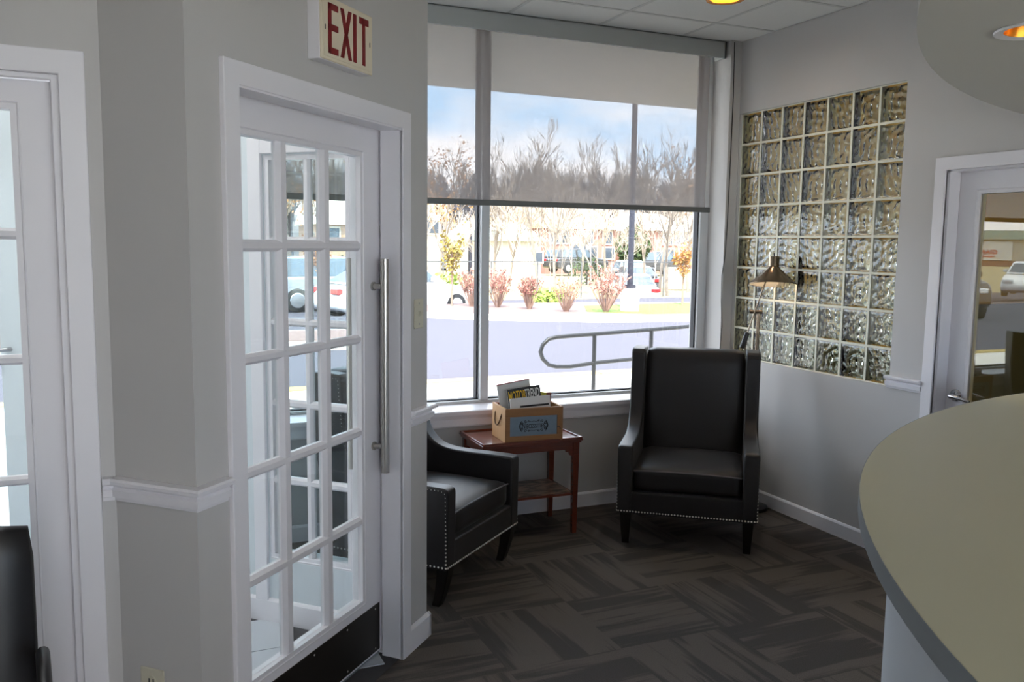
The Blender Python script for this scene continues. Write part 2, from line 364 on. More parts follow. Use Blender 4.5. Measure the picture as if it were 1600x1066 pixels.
for i in range(-8, 4):
    x0 = 2.103 + CP * i
    if x0 > XR: continue
    if x0 > -2.7: g.box(x0 - .012, x0 + .012, -3, 5.0, ZC - .002, ZC + .012)
    for j in range(-13, 2):
        y0 = 4.52 + CP * (j - 1); x1 = x0 + CP; y1 = y0 + CP
        if i == 3 - 3 - 0 and False: pass
        if x1 < -2.5 or y1 < -2.9 or y0 > 4.9: continue
        xa, xb, ya, yb = max(x0, -2.6), min(x1, XR), max(y0, -3), min(y1, 4.98)
        if xb - xa < .03 or yb - ya < .03: continue
        if xa < LAMP[0] < xb and ya < LAMP[1] < yb:
            me = holed([(xa + .011, ya + .011), (xb - .011, ya + .011), (xb - .011, yb - .011), (xa + .011, yb - .011)], LAMP, .088, ZC, ZC + .015); me.materials.append(M['ceil']); put('ceiling_tile', me, ce); continue
        if xb - xa > CP - .01 and yb - ya > CP - .01:
            if cme is None: o = MB().box(-CP / 2 + .011, CP / 2 - .011, -CP / 2 + .011, CP / 2 - .011, 0, .015).build('ceiling_tile', 'ceil', ce); cme = o.data
            else: o = put('ceiling_tile', cme, ce)
            o.location = ((x0 + x1) / 2, (y0 + y1) / 2, ZC)
        else:
            MB().box(xa + .011, xb - .004, ya + .011, yb - .004, 0, .015).build('ceiling_tile', 'ceil', ce, loc=(0, 0, ZC))
for j in range(-12, 2):
    y0 = 4.52 + CP * j
    if -3 < y0 < 4.95: g.box(-2.6, XR, y0 - .012, y0 + .012, ZC - .0028, ZC + .0115)
g.build('ceiling_grid', 'tee', ce)

# right wall with the glass block opening and the office door opening
GY0, GY1, GZ0, GZ1 = 3.454, 4.826, .94, 2.578
wr = struct('wall_right', 'grey painted wall holding the glass blocks')
MB().box(XR, XR + .12, 3.19, 5.1, 0, GZ0).box(XR, XR + .12, 3.19, 5.1, GZ1, ZC).box(XR, XR + .12, 3.19, GY0, GZ0, GZ1).box(XR, XR + .12, GY1, 5.0, GZ0, GZ1) \
    .box(XR, XR + .12, 2.21, 3.19, 2.13, ZC).box(XR, XR + .12, -3, 2.21, 0, ZC).build('wall_panel', 'wall', wr)
wb = struct('wall_back', 'grey painted wall behind the counter with an opening for the added window')
MB().box(-2.7, -.6, -3.12, -3.0, 0, ZC + .02).box(3.6, XR + .12, -3.12, -3.0, 0, ZC + .02).box(-.6, 3.6, -3.12, -3.0, 0, .15).box(-.6, 3.6, -3.12, -3.0, 2.85, ZC + .02).build('wall_panel', 'wall', wb)
w5 = struct('added_rear_window', 'unseen window added behind the photographer to let daylight in')  # unseen window added to bring daylight in from behind
MB().box(-.6, 3.6, -3.08, -3.02, .15, .21).box(-.6, 3.6, -3.08, -3.02, 2.79, 2.85).box(-.6, -.54, -3.08, -3.02, .21, 2.79).box(3.54, 3.6, -3.08, -3.02, .21, 2.79).box(1.47, 1.53, -3.08, -3.02, .21, 2.79).build('frame', 'alu', w5)
for a, b in ((-.54, 1.47), (1.53, 3.54)): MB().box(a, b, -3.052, -3.046, .21, 2.79).build('pane', 'pane', w5)
sbox('sidewalk_rear', 'concrete', -30, 30, -30, -3.2, -.3, -.12)
sbox('wall_left', 'wall', -2.72, -2.6, -3.0, 5.0, 0, ZC + .02)
# window wall below and beside the window
ww = struct('wall_window', 'grey painted wall under the window')
MB().box(-.25, XR, YW, 5.14, 0, .665).box(3.70, XR, YW, 5.14, .665, ZC).box(-2.6, XR, 5.10, 5.14, 3.03, ZC + .02).box(-2.6, -.25, 5.06, 5.14, 2.96, ZC + .02).build('wall_panel', 'wall', ww)
# wall with the french door (turned 45 degrees), its stub and the side wall of the lobby behind
wl = struct('wall_french_door', 'grey painted angled wall around the white french door', rz=R(45))
MB().box(1.835, 2.01, 1.626, 1.786, 0, ZC).box(3.02, 3.22, 1.626, 1.786, 0, ZC).box(2.01, 3.02, 1.626, 1.786, 2.137, ZC).build('wall_panel', 'wall', wl)
MB().box(1.835, 1.97, 1.786, 2.03, 0, ZC).build('wall_stub', 'wall', wl)
ws = struct('wall_lobby', 'white lobby wall seen through the french door', rz=R(45))
ws_m = MB().box(3.08, 3.22, 1.786, 1.90, 0, ZC).box(3.08, 3.22, 2.33, 3.93, 0, ZC).box(3.08, 3.22, 1.90, 2.33, 0, .29).box(3.08, 3.22, 1.90, 2.33, 2.05, ZC)
ws_m.build('wall_panel', 'white_wall', ws)
w2 = struct('wall_entry', 'grey painted wall around the white entry door')
MB().box(-.135, -.055, 2.65, 2.79, 0, ZC).box(-2.6, -1.20, 2.65, 2.79, 0, ZC).box(-1.20, -.135, 2.65, 2.79, 2.14, ZC).build('wall_panel', 'wall', w2)

# lobby floor of ceramic tiles
lf = struct('floor_lobby', 'pale ceramic tile floor of the entry lobby')
MB().prism([(-2.6, 2.72), (-.06, 2.72), (-.06, 2.6), (.13, 2.42), (1.03, 3.34), (1.0, 3.38), (-.55, 4.95), (-2.6, 4.95)], -.003, .002).build('grout_bed', 'darkgrout', lf)
def inside(x, y):
    s, t = (x + y) / S2, (y - x) / S2
    return s < 3.12 and ((t > 1.73 and s > 1.97) or (y > 2.72 and s < 2.05)) and y < 4.95 and x > -2.6
tl = None
for i in range(-9, 4):
    for j in range(0, 8):
        x0, y0 = -.02 + .305 * i, 2.72 + .305 * j - .09
        cs = [(x0 + a * .299, y0 + b * .299) for a, b in ((0, 0), (1, 0), (1, 1), (0, 1))]
        if sum(inside(*c) for c in cs) < 2: continue
        if tl is None: o = MB().box(0, .299, 0, .299, 0, .004).build('floor_tile', 'tilefloor', lf); tl = o.data
        else: o = put('floor_tile', tl, lf)
        o.location = (x0, y0, .002)

# trims -------------------------------------------------------------
def rail_prof(z1=1.007):
    z0 = z1 - .068
    return [(0, z0), (.010, z0), (.012, z0 + .008), (.012, z0 + .010), (.022, z0 + .014), (.024, z0 + .034), (.016, z0 + .040), (.017, z0 + .044), (.034, z0 + .052), (.036, z0 + .062), (.030, z0 + .068), (0, z0 + .068)]
tr = struct('trim_1', 'white moulded chair rail running round the corner by the french door')
# M face (s=1.835): runs along t; L face (t=1.626): runs along s
mr = MB()
pf = rail_prof(1.022)
n_ = len(pf)
path = [lambda d, z: L3(1.835 - d, 1.905, z), lambda d, z: L3(1.835 - d, 1.626 - d, z), lambda d, z: L3(1.952, 1.626 - d, z)]
vs = [p(d, z) for p in path for d, z in pf]
fs = [(i * n_ + k, i * n_ + (k + 1) % n_, (i + 1) * n_ + (k + 1) % n_, (i + 1) * n_ + k) for i in range(2) for k in range(n_)] + [tuple(range(n_)), tuple(range(3 * n_ - 1, 2 * n_ - 1, -1))]
mr.add(vs, fs).build('chair_rail', 'white', tr)
pw = [lambda d, z: Vector((-.089, 2.65 - d, z)), lambda d, z: Vector((-.058, 2.65 - d, z))]
vs = [p(d, z) for p in pw for d, z in pf]
fs = [(k, (k + 1) % n_, n_ + (k + 1) % n_, n_ + k) for k in range(n_)] + [tuple(range(n_)), tuple(range(2 * n_ - 1, n_ - 1, -1))]
MB().add(vs, fs).build('chair_rail', 'white', tr)
tr2 = struct('trim_2', 'white moulded chair rail between the french door and the wall end')
pf2 = rail_prof(1.018)
path = [lambda d, z: L3(3.05, 1.626 - d, z), lambda d, z: L3(3.22 + d, 1.626 - d, z), lambda d, z: L3(3.22 + d, 1.70, z)]
vs = [p(d, z) for p in path for d, z in pf2]
fs = [(i * n_ + k, i * n_ + (k + 1) % n_, (i + 1) * n_ + (k + 1) % n_, (i + 1) * n_ + k) for i in range(2) for k in range(n_)] + [tuple(range(n_)), tuple(range(3 * n_ - 1, 2 * n_ - 1, -1))]
MB().add(vs, fs).build('chair_rail', 'white', tr2)
tr3 = struct('trim_3', 'white moulded chair rail between the glass blocks and the office door')
MB().prism([(XR - d, z) for d, z in rail_prof(1.007)], 3.232, 3.465, 'y').build('chair_rail', 'white', tr3)

def bb_prof(h): return [(0, 0), (.015, 0), (.015, h - .012), (.010, h - .004), (.006, h), (0, h)]
MB().prism([(YW - d, z) for d, z in bb_prof(.095)], -.25, XR - .012, 'x').build('baseboard_window', 'white')['kind'] = 'structure'
MB().prism([(XR - d, z) for d, z in bb_prof(.09)], 3.23, YW, 'y').build('baseboard_right', 'white')['kind'] = 'structure'
bl = struct('baseboard_french_door', rz=R(45))
MB().prism([(1.626 - d, z) for d, z in bb_prof(.105)], 3.045, 3.235, 'x').build('baseboard_front', 'white', bl)
MB().prism([(3.22 + d, z) for d, z in bb_prof(.105)], 1.611, 3.9, 'y').build('baseboard_side', 'white', bl)
bs = struct('baseboard_lobby', rz=R(45))
MB().prism([(3.08 - d, z) for d, z in bb_prof(.11)], 1.80, 3.9, 'y').build('baseboard_board', 'white', bs)

# ================================================================== DOORS
def casing(par, x0, x1, zt, wd, d, y, m='white'):
    """x0..x1 inner edges, wd width, d thickness towards -y from plane y"""
    MB().prism([(x0 - wd, 0), (x0 - wd, zt + wd), (x1 + wd, zt + wd), (x1 + wd, 0), (x1, 0), (x1, zt), (x0, zt), (x0, 0)], y - d, y, 'y').build('casing', m, par, bevel=.003)
def french_leaf(par, x0, x1, zb, zt, y0, y1, gx, gz, mw, pane='pane_door', m='white'):
    """gx: glass column bounds [(a,b)..]; gz: glass row bounds; a beaded frame around every pane"""
    GX0, GX1, GZ0_, GZ1_ = gx[0][0], gx[-1][1], gz[0][0], gz[-1][1]
    MB().box(x0, GX0, y0, y1, zb, zt).build('stile', m, par); MB().box(GX1, x1, y0, y1, zb, zt).build('stile', m, par)
    MB().box(GX0, GX1, y0, y1, zb, GZ0_).build('bottom_rail', m, par); MB().box(GX0, GX1, y0, y1, GZ1_, zt).build('top_rail', m, par)
    ym = (y0 + y1) / 2
    for (a, b), (c, d) in zip(gx[:-1], gx[1:]):
        e = (c - b) / 2; cx = (b + c) / 2
        MB().prism([(cx - e, ym), (cx - e, y0 + .014), (cx - e * .45, y0 + .003), (cx + e * .45, y0 + .003), (cx + e, y0 + .014), (cx + e, ym), (cx + e, y1 - .014), (cx + e * .45, y1 - .003), (cx - e * .45, y1 - .003), (cx - e, y1 - .014)], GZ0_, GZ1_).build('vertical_muntin', m, par)
    for (a, b), (c, d) in zip(gz[:-1], gz[1:]):
        e = (c - b) / 2; cz = (b + c) / 2
        MB().prism([(ym, cz - e), (y0 + .014, cz - e), (y0 + .002, cz - e * .45), (y0 + .002, cz + e * .45), (y0 + .014, cz + e), (ym, cz + e), (y1 - .014, cz + e), (y1 - .003, cz + e * .45), (y1 - .003, cz - e * .45), (y1 - .014, cz - e)], GX0, GX1, 'x').build('horizontal_muntin', m, par)
    # bevelled stops around the glazed field
    st = MB()
    for x, sg in ((GX0, -1), (GX1, 1)):
        st.prism([(x, y0 + .016), (x - sg * .001, ym), (x + sg * .001, ym), (x + sg * .022, y0 - .0005), (x + sg * .018, y0 - .003)], GZ0_ - .02, GZ1_ + .02)
    for z, sg in ((GZ0_, -1), (GZ1_, 1)):
        st.prism([(y0 + .016, z), (ym, z - sg * .001), (ym, z + sg * .001), (y0 - .0005, z + sg * .022), (y0 - .003, z + sg * .018)], GX0 - .02, GX1 + .02, 'x')
    st.build('glazing_stop', m, par)
    for a, b in gx:
        for c, d in gz: MB().box(a - .003, b + .003, ym - .002, ym + .002, c - .003, d + .003).build('pane', pane, par)

# french door in the angled wall
d2_ = struct('door_2', 'white french door of fifteen panes with steel pull and dark kick plate', rz=R(45))
casing(d2_, 2.032, 2.983, 2.122, .066, .018, 1.627)
jm = MB().box(2.010, 2.032, 1.612, 1.786, 0, 2.137).box(3.003, 3.02, 1.612, 1.786, 0, 2.137).box(2.983, 3.003, 1.612, 1.71, 0, 2.137).box(2.01, 3.02, 1.612, 1.786, 2.128, 2.140)
jm.build('jamb', 'white', d2_, bevel=.002)
MB().box(2.032, 2.983, 1.613, 1.70, 2.116, 2.128).build('head_stop', 'white', d2_)
GX = [(2.172, 2.362), (2.42, 2.611), (2.671, 2.862)]
GZ = [(.28, .583), (.621, .94), (.976, 1.304), (1.338, 1.657), (1.695, 2.01)]
french_leaf(d2_, 2.036, 2.999, .02, 2.124, 1.725, 1.768, GX, GZ, .06)
kp = MB().box(2.05, 2.985, 1.722, 1.7255, .03, .228).build('kick_plate', 'kick', d2_)
scr = MB()
for x in (2.09, 2.30, 2.52, 2.74, 2.95):
    for z in (.045, .212): scr.lathe([(.004, 0), (.003, .0012)], 8, Matrix.Translation((x, 1.7215, z)) @ Matrix.Rotation(R(90), 4, 'X'))
scr.build('screw', 'steel', kp)
MB().box(2.032, 3.003, 1.735, 1.79, 0, .012).build('threshold', 'alu', d2_)
for yb, yf, nm in ((1.672, 1.725, 'pull_handle'), (1.822, 1.768, 'pull_handle')):
    h = MB().cyl((2.948, yb, .785), (2.948, yb, 1.628), .0165, 20).build(nm, 'steel', d2_, smooth=True)
    for z in (.888, 1.521):
        MB().cyl((2.948, yf, z), (2.948, yb, z), .011, 14).build('standoff', 'steel', h, smooth=True)
        sg = 1 if yb < yf else -1
        MB().cyl((2.948, yf, z), (2.948, yf - sg * .008, z), .017, 16).build('rosette', 'steel', h, smooth=True)

# lobby sidelight seen through the french door
d5 = struct('window_3', 'white sidelight of ten panes between the lobby and the armchair', rz=R(45))
rows = [(.316, .633), (.668, .975), (1.010, 1.33), (1.363, 1.677), (1.71, 2.03)]
cols = [(1.93, 2.105), (2.14, 2.305)]
sl = struct('sidelight_frame') if False else d5
Tr = Matrix(((0, 1, 0, 0), (1, 0, 0, 0), (0, 0, 1, 0), (0, 0, 0, 1)))
def swap(o):
    for c in o.children_recursive: c.data.transform(Tr)
holder = empty('sidelight', (0, 0, 0)); 
french_leaf(holder, 1.90, 2.335, .285, 2.055, 3.082, 3.125, cols, rows, .035)
for c in list(holder.children): c.data = c.data.copy(); c.data.transform(Tr); c.data.flip_normals(); c.parent = d5
bpy.data.objects.remove(holder)
for a in (1.835, 2.335): MB().box(3.064, 3.082, a, a + .065, 0.1, 2.12).build('casing_board', 'white', d5, bevel=.003)
MB().box(3.064, 3.082, 1.90, 2.335, 2.055, 2.12).build('casing_head', 'white', d5, bevel=.003)

# entry door at the left
d1 = struct('door_1', 'white french door at the far left with the street beyond')
casing(d1, -1.155, -.156, 2.122, .064, .016, 2.651)
MB().box(-.156, -.145, 2.645, 2.79, 0, 2.136).box(-1.166, -1.155, 2.645, 2.79, 0, 2.136).box(-1.166, -.145, 2.645, 2.79, 2.124, 2.136).build('jamb', 'white', d1)
st = MB()
for dx, dy in ((0, 0), (.010, .022)):
    st.box(-.172 + dx - .004, -.152, 2.655 + dy, 2.668 + dy, 0, 2.114 + dx).box(-1.16, -.152, 2.655 + dy, 2.668 + dy, 2.108 + dx, 2.124)
st.build('stepped_stop', 'white', d1, bevel=.003)
gx1 = [(-1.035, -.843), (-.783, -.591), (-.531, -.276)]
gz1 = [(.28, .665), (.692, 1.005), (1.032, 1.344), (1.372, 1.686), (1.717, 2.03)]
french_leaf(d1, -1.142, -.174, .02, 2.108, 2.69, 2.733, gx1, gz1, .05)

# office door on the right
d3_ = struct('door_3', 'white glazed office door beside the glass block panel', loc=(XR, 0, 0), rz=R(-90))
# local x = -Y, local y = +X
casing(d3_, -3.166, -2.235, 2.088, .064, .02, .001)
MB().box(-3.185, -3.166, -.01, .13, 0, 2.105).box(-2.235, -2.216, -.01, .13, 0, 2.105).box(-3.185, -2.216, -.01, .13, 2.088, 2.107).build('jamb', 'white', d3_)
MB().box(-3.166, -3.153, 0, .075, 0, 2.088).box(-3.166, -2.235, 0, .075, 2.078, 2.088).build('door_stop', 'white', d3_)
lf_ = MB().box(-3.158, -3.035, .078, .12, .01, 2.08).build('stile', 'white', d3_); MB().box(-2.36, -2.24, .078, .12, .01, 2.08).build('stile', 'white', d3_)
MB().box(-3.035, -2.36, .078, .12, .01, .25).build('bottom_rail', 'white', d3_); MB().box(-3.035, -2.36, .078, .12, 1.968, 2.08).build('top_rail', 'white', d3_)
MB().box(-3.04, -2.355, .096, .102, .245, 1.973).build('pane', 'pane_tint', d3_)
gs = MB()
for x, sg in ((-3.035, -1), (-2.36, 1)): gs.prism([(x, .094), (x, .088), (x + sg * .02, .074), (x + sg * .024, .079)], .23, 1.988)
for z, sg in ((.25, -1), (1.968, 1)): gs.prism([(.094, z), (.088, z), (.074, z + sg * .02), (.079, z + sg * .024)], -3.055, -2.34, 'x')
gs.build('glazing_stop', 'white', d3_)
hd = MB().lathe([(.032, 0), (.032, .006), (.024, .012), (.012, .016), (.012, .045)], 24, Matrix.Translation((-3.095, .078, .948)) @ Matrix.Rotation(R(90), 4, 'X')).build('lever_handle', 'chrome', d3_, smooth=True)
MB().tube([(-3.095, .032, .948), (-3.085, .03, .948), (-3.05, .03, .946), (-3.01, .033, .940), (-2.985, .038, .934)], .011, 12, rr=[.013, .014, .011, .010, .008]).build('lever', 'chrome', hd, smooth=True)
MB().box(-3.1595, -3.1575, .083, .112, .91, .975).build('latch_plate', 'gasket', d3_)

# ================================================================== WINDOW
w1 = struct('window_1', 'large window with white frame and sill looking onto the car park')
YG = 5.065
fm = MB().box(-.25, 3.70, 5.005, 5.11, .655, .712)
fm.build('frame_bottom', 'alu_white', w1, bevel=.004)
MB().box(-.25, 3.70, 5.02, 5.11, 2.995, 3.05).build('frame_head', 'alu_white', w1)
MB().box(1.996, 2.050, 5.0, 5.11, .712, 3.0).build('mullion', 'alu_white', w1, bevel=.003)
MB().box(3.634, 3.70, 5.02, 5.11, .712, 3.0).build('jamb', 'alu_white', w1, bevel=.003)
MB().box(-.25, -.19, 5.02, 5.11, .712, 3.0).build('jamb', 'alu_white', w1)
for x in (1.989, 2.0515, 3.632): MB().box(x - .0075, x + .0005, 5.04, 5.085, .712, 3.0).build('gasket', 'gasket', w1)
MB().box(-.19, 3.63, 5.04, 5.085, .712, .719).build('gasket', 'gasket', w1)
for a, b in ((-.19, 1.996), (2.05, 3.634)): MB().box(a, b, YG, YG + .006, .712, 3.0).build('pane', 'pane', w1)
MB().prism([(4.80, .664), (4.80, .686), (4.806, .69), (5.01, .695), (5.01, .664)], -.3, 3.70, 'x').build('sill', 'white', w1)
MB().prism([(YW, .592), (4.815, .592), (4.812, .60), (4.812, .64), (4.806, .664), (YW, .664)], -.3, 3.62, 'x').build('apron', 'white', w1)

rb = empty('roller_blind', (1.7, 4.93, 2.95), label='wide sheer grey roller blind pulled halfway down the big window', cat='blind')
MB().box(-2.0, 1.90, -.001, .001, -1.0, .05).build('fabric', 'blind', rb)
MB().box(-2.0, 1.937, -.012, .010, -1.028, -.994).build('bottom_bar', 'bar', rb, bevel=.004)
MB().box(-2.03, 1.985, -.06, -.045, -.012, .098).box(1.97, 1.985, -.06, .05, -.012, .098).box(-2.03, 1.985, -.06, .05, .090, .0985).build('valance', 'val', rb, bevel=.002)
cord = [pt(px, py, 4.826) for px, py in ((1148, 66), (1146, 150), (1142, 240), (1139, 300), (1136, 360), (1133, 400), (1128, 430), (1127, 470), (1128, 510), (1125, 545), (1122, 600))]
cd = MB().tube(cord, .003, 6).build('blind_cord', 'cable', None, smooth=True); tag(cd, 'thin dark cord hanging from the ceiling in the window corner', 'cord')

# glass block panel
w3 = struct('window_2', 'panel of fifty-six wavy glass blocks in the right wall')
NB, NR = 7, 8; bw, bh = (GY1 - GY0) / NB, (GZ1 - GZ0) / NR; gr = .014; X0 = XR + .022
mo = MB()
for i in range(NB + 1):
    y = GY0 + bw * i; mo.box(X0 - .002, X0 + .079, y - gr / 2, y + gr / 2, GZ0, GZ1)
for j in range(NR + 1):
    z = GZ0 + bh * j; mo.box(X0 - .001, X0 + .078, GY0, GY1, z - gr / 2, z + gr / 2)
mo.build('mortar_joints', 'grout', w3)
def block_mesh(seed):
    rnd = random.Random(seed); G = 26; hw, hh = bw / 2 - gr / 2, bh / 2 - gr / 2
    ph = [(rnd.uniform(0, 6.3), rnd.uniform(0, 6.3), rnd.uniform(58, 92), rnd.choice((.7, 2.3)) + rnd.uniform(-.3, .3)) for _ in range(4)]
    def wav(u, v, o):
        a = 0
        for p, q, fq, th in ph: a += math.sin((u * math.cos(th + o) + v * math.sin(th + o)) * fq * 1.6 + p + o) * math.cos((v * math.cos(th) - u * math.sin(th)) * fq * .8 + q)
        e = min(1, min(hw - abs(u), hh - abs(v)) / .016); return a * .0023 * max(0, e)
    def shell(hw, hh, xf, xb, amp, flip):
        vs = []; fs = []
        for side, x, o in ((0, xf, 0), (1, xb, 1.7)):
            base = len(vs)
            for a in range(G + 1):
                for b in range(G + 1):
                    u = -hw + 2 * hw * a / G; v = -hh + 2 * hh * b / G
                    edge = min(hw - abs(u), hh - abs(v)); dep = 0 if edge > .010 else .003 * (1 - edge / .010)
                    vs.append((x + (wav(u, v, o) * amp + dep) * (1 if side == 0 else -1), u, v))
            for a in range(G):
                for b in range(G):
                    q = (base + a * (G + 1) + b, base + (a + 1) * (G + 1) + b, base + (a + 1) * (G + 1) + b + 1, base + a * (G + 1) + b + 1)
                    fs.append(q if side else q[::-1])
        n1 = (G + 1) ** 2
        ring = [a * (G + 1) for a in range(G + 1)] + [G * (G + 1) + b for b in range(1, G + 1)] + [a * (G + 1) + G for a in range(G - 1, -1, -1)] + [b for b in range(G - 1, 0, -1)]
        fs += [(ring[k], ring[(k + 1) % len(ring)], n1 + ring[(k + 1) % len(ring)], n1 + ring[k]) for k in range(len(ring))]
        return vs, [f[::-1] for f in fs] if flip else fs
    mb = MB()
    mb.add(*shell(hw, hh, 0., .075, .22, False)); mb.add(*shell(hw - .009, hh - .009, .013, .062, 1.0, True))   # pressed glass with an air cavity
    return mb
protos = []
rnd = random.Random(4)
for j in range(NR):
    for i in range(NB):
        k = rnd.randrange(4)
        if len(protos) < 4:
            k = len(protos); o = block_mesh(11 + k).build('glass_block', 'gblock', w3, smooth=60, fix=False); protos.append(o.data)
        else: o = put('glass_block', protos[k], w3)
        o.location = (X0, GY0 + bw * (i + .5), GZ0 + bh * (j + .5))
        if rnd.random() < .5: o.rotation_euler = (math.pi, 0, 0)
# tan office behind the glass blocks
of = struct('wall_office', 'tan painted office behind the glass blocks')
MB().box(7.4, 7.5, -1, 5.05, 0, ZC).box(XR + .12, 7.5, 4.95, 5.05, 0, ZC).box(XR + .12, 7.5, -1.1, -1, 0, ZC).build('wall_panel', 'tan', of)
MB().box(7.37, 7.4, -1, 4.95, 0, 1.25).box(XR + .12, 7.37, 4.92, 4.95, 0, 1.25).build('added_lower_panel', 'lower_dim', of)  # darker lower wall added so less tan shows through the lower blocks
sbox('floor_office', 'tanfloor', XR + .12, 7.4, -1, 4.95, -.004, .002)
sbox('ceiling_office', 'tan', XR + .12, 7.4, -1, 4.95, ZC - .02, ZC + .01)

# ================================================================== lamps in the ceilings
def can(name, loc, r, rim_m, cone_m, bulb_m, label, depth=.07):
    t = empty(name, loc, label=label, cat='light')
    MB().lathe([(r, .0), (r + .022, -.004), (r + .024, .0), (r + .022, .003)], 32, cap=False).build('trim_ring', rim_m, t, smooth=True)
    MB().lathe([(r, .0), (r * .72, depth)], 32, cap=False).build('reflector', cone_m, t, smooth=True)
    MB().lathe([(.001, depth * .45), (r * .55, depth * .55), (r * .7, depth), (.001, depth + .001)], 24, cap=False).build('bulb', bulb_m, t, smooth=True)
    return t
can('recessed_light', (LAMP[0], LAMP[1], ZC - .004), .082, 'amber', 'amber', 'bulb', 'lit round recessed light in the white tiled ceiling', .05)
# dropped curved soffit over the counter
so = struct('ceiling_soffit', 'dropped curved grey soffit over the reception counter')
SC, SR = (4.39, -1.228), 3.854
arc = [(SC[0] + SR * math.cos(R(a)), SC[1] + SR * math.sin(R(a))) for a in [92 + k * 1.2 for k in range(0, 110)]]
arc = [(x, y) for x, y in arc if x < XR - .001 and y > -2.99]
cen = (2.126, 1.550)
poly = arc + [(XR - .001, arc[-1][1]), (XR - .001, arc[0][1])]
sm = MB()
nseg = len(arc); zb, zt = 2.25, ZC - .003
# underside with a round hole for the can, cut with bmesh
sme = holed(poly, cen, .078, zb, zt); sme.materials.append(M['soffit'])
put('soffit_drop', sme, so)
can('recessed_light', (cen[0], cen[1], 2.247), .070, 'white', 'amber', 'bulb_dim', 'amber recessed light in the curved soffit over the counter', .09)
# unseen ceiling panels and lamps added to light reception, lobby and tan office
for k, (x, y) in enumerate(((.6, -1.9), (1.6, -2.4))):
    t = empty('added_ceiling_light', (x, y, ZC - .005), label='added square light panel brightening the reception, out of view', cat='light', group='added light panels behind the counter')
    MB().box(-.3, .3, -.3, .3, -.012, 0).build('fill_panel', 'fill_panel', t)
for x, y in ((-.45, 3.75), (-1.5, 3.75)):  # out-of-view panels added to brighten the lobby walls
    t = empty('added_lobby_light', (x, y, ZC - .005), label='added square light panel brightening the entry lobby, out of view', cat='light', group='added light panels of the lobby')
    MB().box(-.3, .3, -.3, .3, -.012, 0).build('fill_panel', 'fill_panel_lobby', t)
for x, y in ((4.75, 3.1), (5.6, 1.6)):  # warm lamps added out of view to light the tan office
    t = empty('added_office_light', (x, y, ZC - .024), label='added round lamp lighting the tan office, out of view', cat='light', group='added lamps of the tan office')
    MB().lathe([(.001, -.05), (.12, -.04), (.15, 0)], 24).build('bulb', 'office_fill_bulb', t, smooth=True)

# ================================================================== counter
CC, CR = (3.832, -.646), 3.116
ct = empty('reception_counter', (0, 0, 0), label='curved reception counter with greenish beige top at right', cat='counter')
def arcp(r, a0, a1, n): return [(CC[0] + r * math.cos(R(a0 + (a1 - a0) * k / n)), CC[1] + r * math.sin(R(a0 + (a1 - a0) * k / n))) for k in range(n + 1)]
a0, a1 = 91.2, 206
MB().prism(arcp(CR - .0015, a0, a1, 90) + arcp(CR - .78, a1, a0, 90), 1.047, 1.090).build('countertop', 'counter', ct, bevel=.002)
MB().prism(arcp(CR, a0, a1, 90) + arcp(CR - .0015, a1, a0, 90), 1.045, 1.0895).build('edge_band', 'cedge', ct, smooth=True)
MB().prism(arcp(3.035, a0, a1, 90) + arcp(2.96, a1, a0, 90), 0, 1.046).build('front_panel', 'cbase', ct, smooth=True)

# ================================================================== wall fittings
ex = empty('exit_sign', (0, 0, 0), R(45), label='boxy exit sign with red letters above the french door', cat='sign')
s0, s1, z0, z1, tw, tf = 2.384, 2.699, 2.263, 2.462, 1.626, 1.575
MB().box(s0, s1, tf + .006, tw, z0, z1).build('housing', 'white', ex, bevel=.003)
MB().box(s0 + .001, s1 - .001, tf, tf + .007, z0 + .001, z1 - .001).build('rim', 'cream', ex, bevel=.004)
face = MB().box(s0 + .012, s1 - .012, tf - .0015, tf + .001, z0 + .012, z1 - .012).build('face_plate', 'cream', ex)
le = MB(); ya, yb_ = tf - .0035, tf - .001
def stroke(x0, x1, za, zb): le.box(x0, x1, ya, yb_, za, zb)
b0, b1 = 2.286, 2.441
def sx_(u): return s0 + (s1 - s0) * u
u0, um = sx_(.12), sx_(.30); stroke(u0, u0 + .018, b0, b1)
for za in (b0, (b0 + b1) / 2 - .006, b1 - .020): stroke(u0, um, za, za + .020)
xa, xb = sx_(.345), sx_(.56)
for p, q in (((xa, b0), (xb - .019, b1)), ((xb - .019, b0), (xa, b1))): le.prism([(p[0], p[1]), (p[0] + .019, p[1]), (q[0] + .019, q[1]), (q[0], q[1])], ya, yb_, 'y')
stroke(sx_(.592), sx_(.652), b0, b1)
stroke(sx_(.715), sx_(.90), b1 - .022, b1); stroke(sx_(.775), sx_(.83), b0, b1)
le.build('lettering', 'red', ex)
for x in (s0 + .020, s1 - .023): MB().box(x, x + .003, tf - .0025, tf, 2.355, 2.370).build('slot', 'gasket', ex)

sw = empty('light_switch', L3(3.137, 1.626, 1.405), R(45), label='ivory light switch right of the french door', cat='switch')
MB().box(-.038, .038, -.006, 0, -.06, .06).build('cover_plate', 'ivory', sw, bevel=.003)
MB().prism([(-.006, -.011), (-.018, .004), (-.018, .010), (-.006, .011)], -.005, .005, 'x').build('toggle', 'ivory', sw)
for z in (.042, -.042): MB().cyl((0, -.006, z), (0, -.0075, z), .004, 10).build('screw', 'steel', sw)
ol = empty('wall_outlet', L3(1.835, 1.80, .413), R(-45), label='ivory wall outlet low on the left wall', cat='outlet')
MB().box(-.042, .042, -.006, 0, -.058, .058).build('cover_plate', 'ivory', ol, bevel=.003)
for z in (.021, -.021):
    k_ = MB().lathe([(.017, 0), (.016, .002)], 20, Matrix.Translation((0, -.006, z)) @ Matrix.Rotation(R(90), 4, 'X')).build('socket', 'ivory', ol)
    for x in (-.009, .006): MB().box(x, x + .003, -.0095, -.0078, z - .004, z + .008).build('slot', 'gasket', k_)

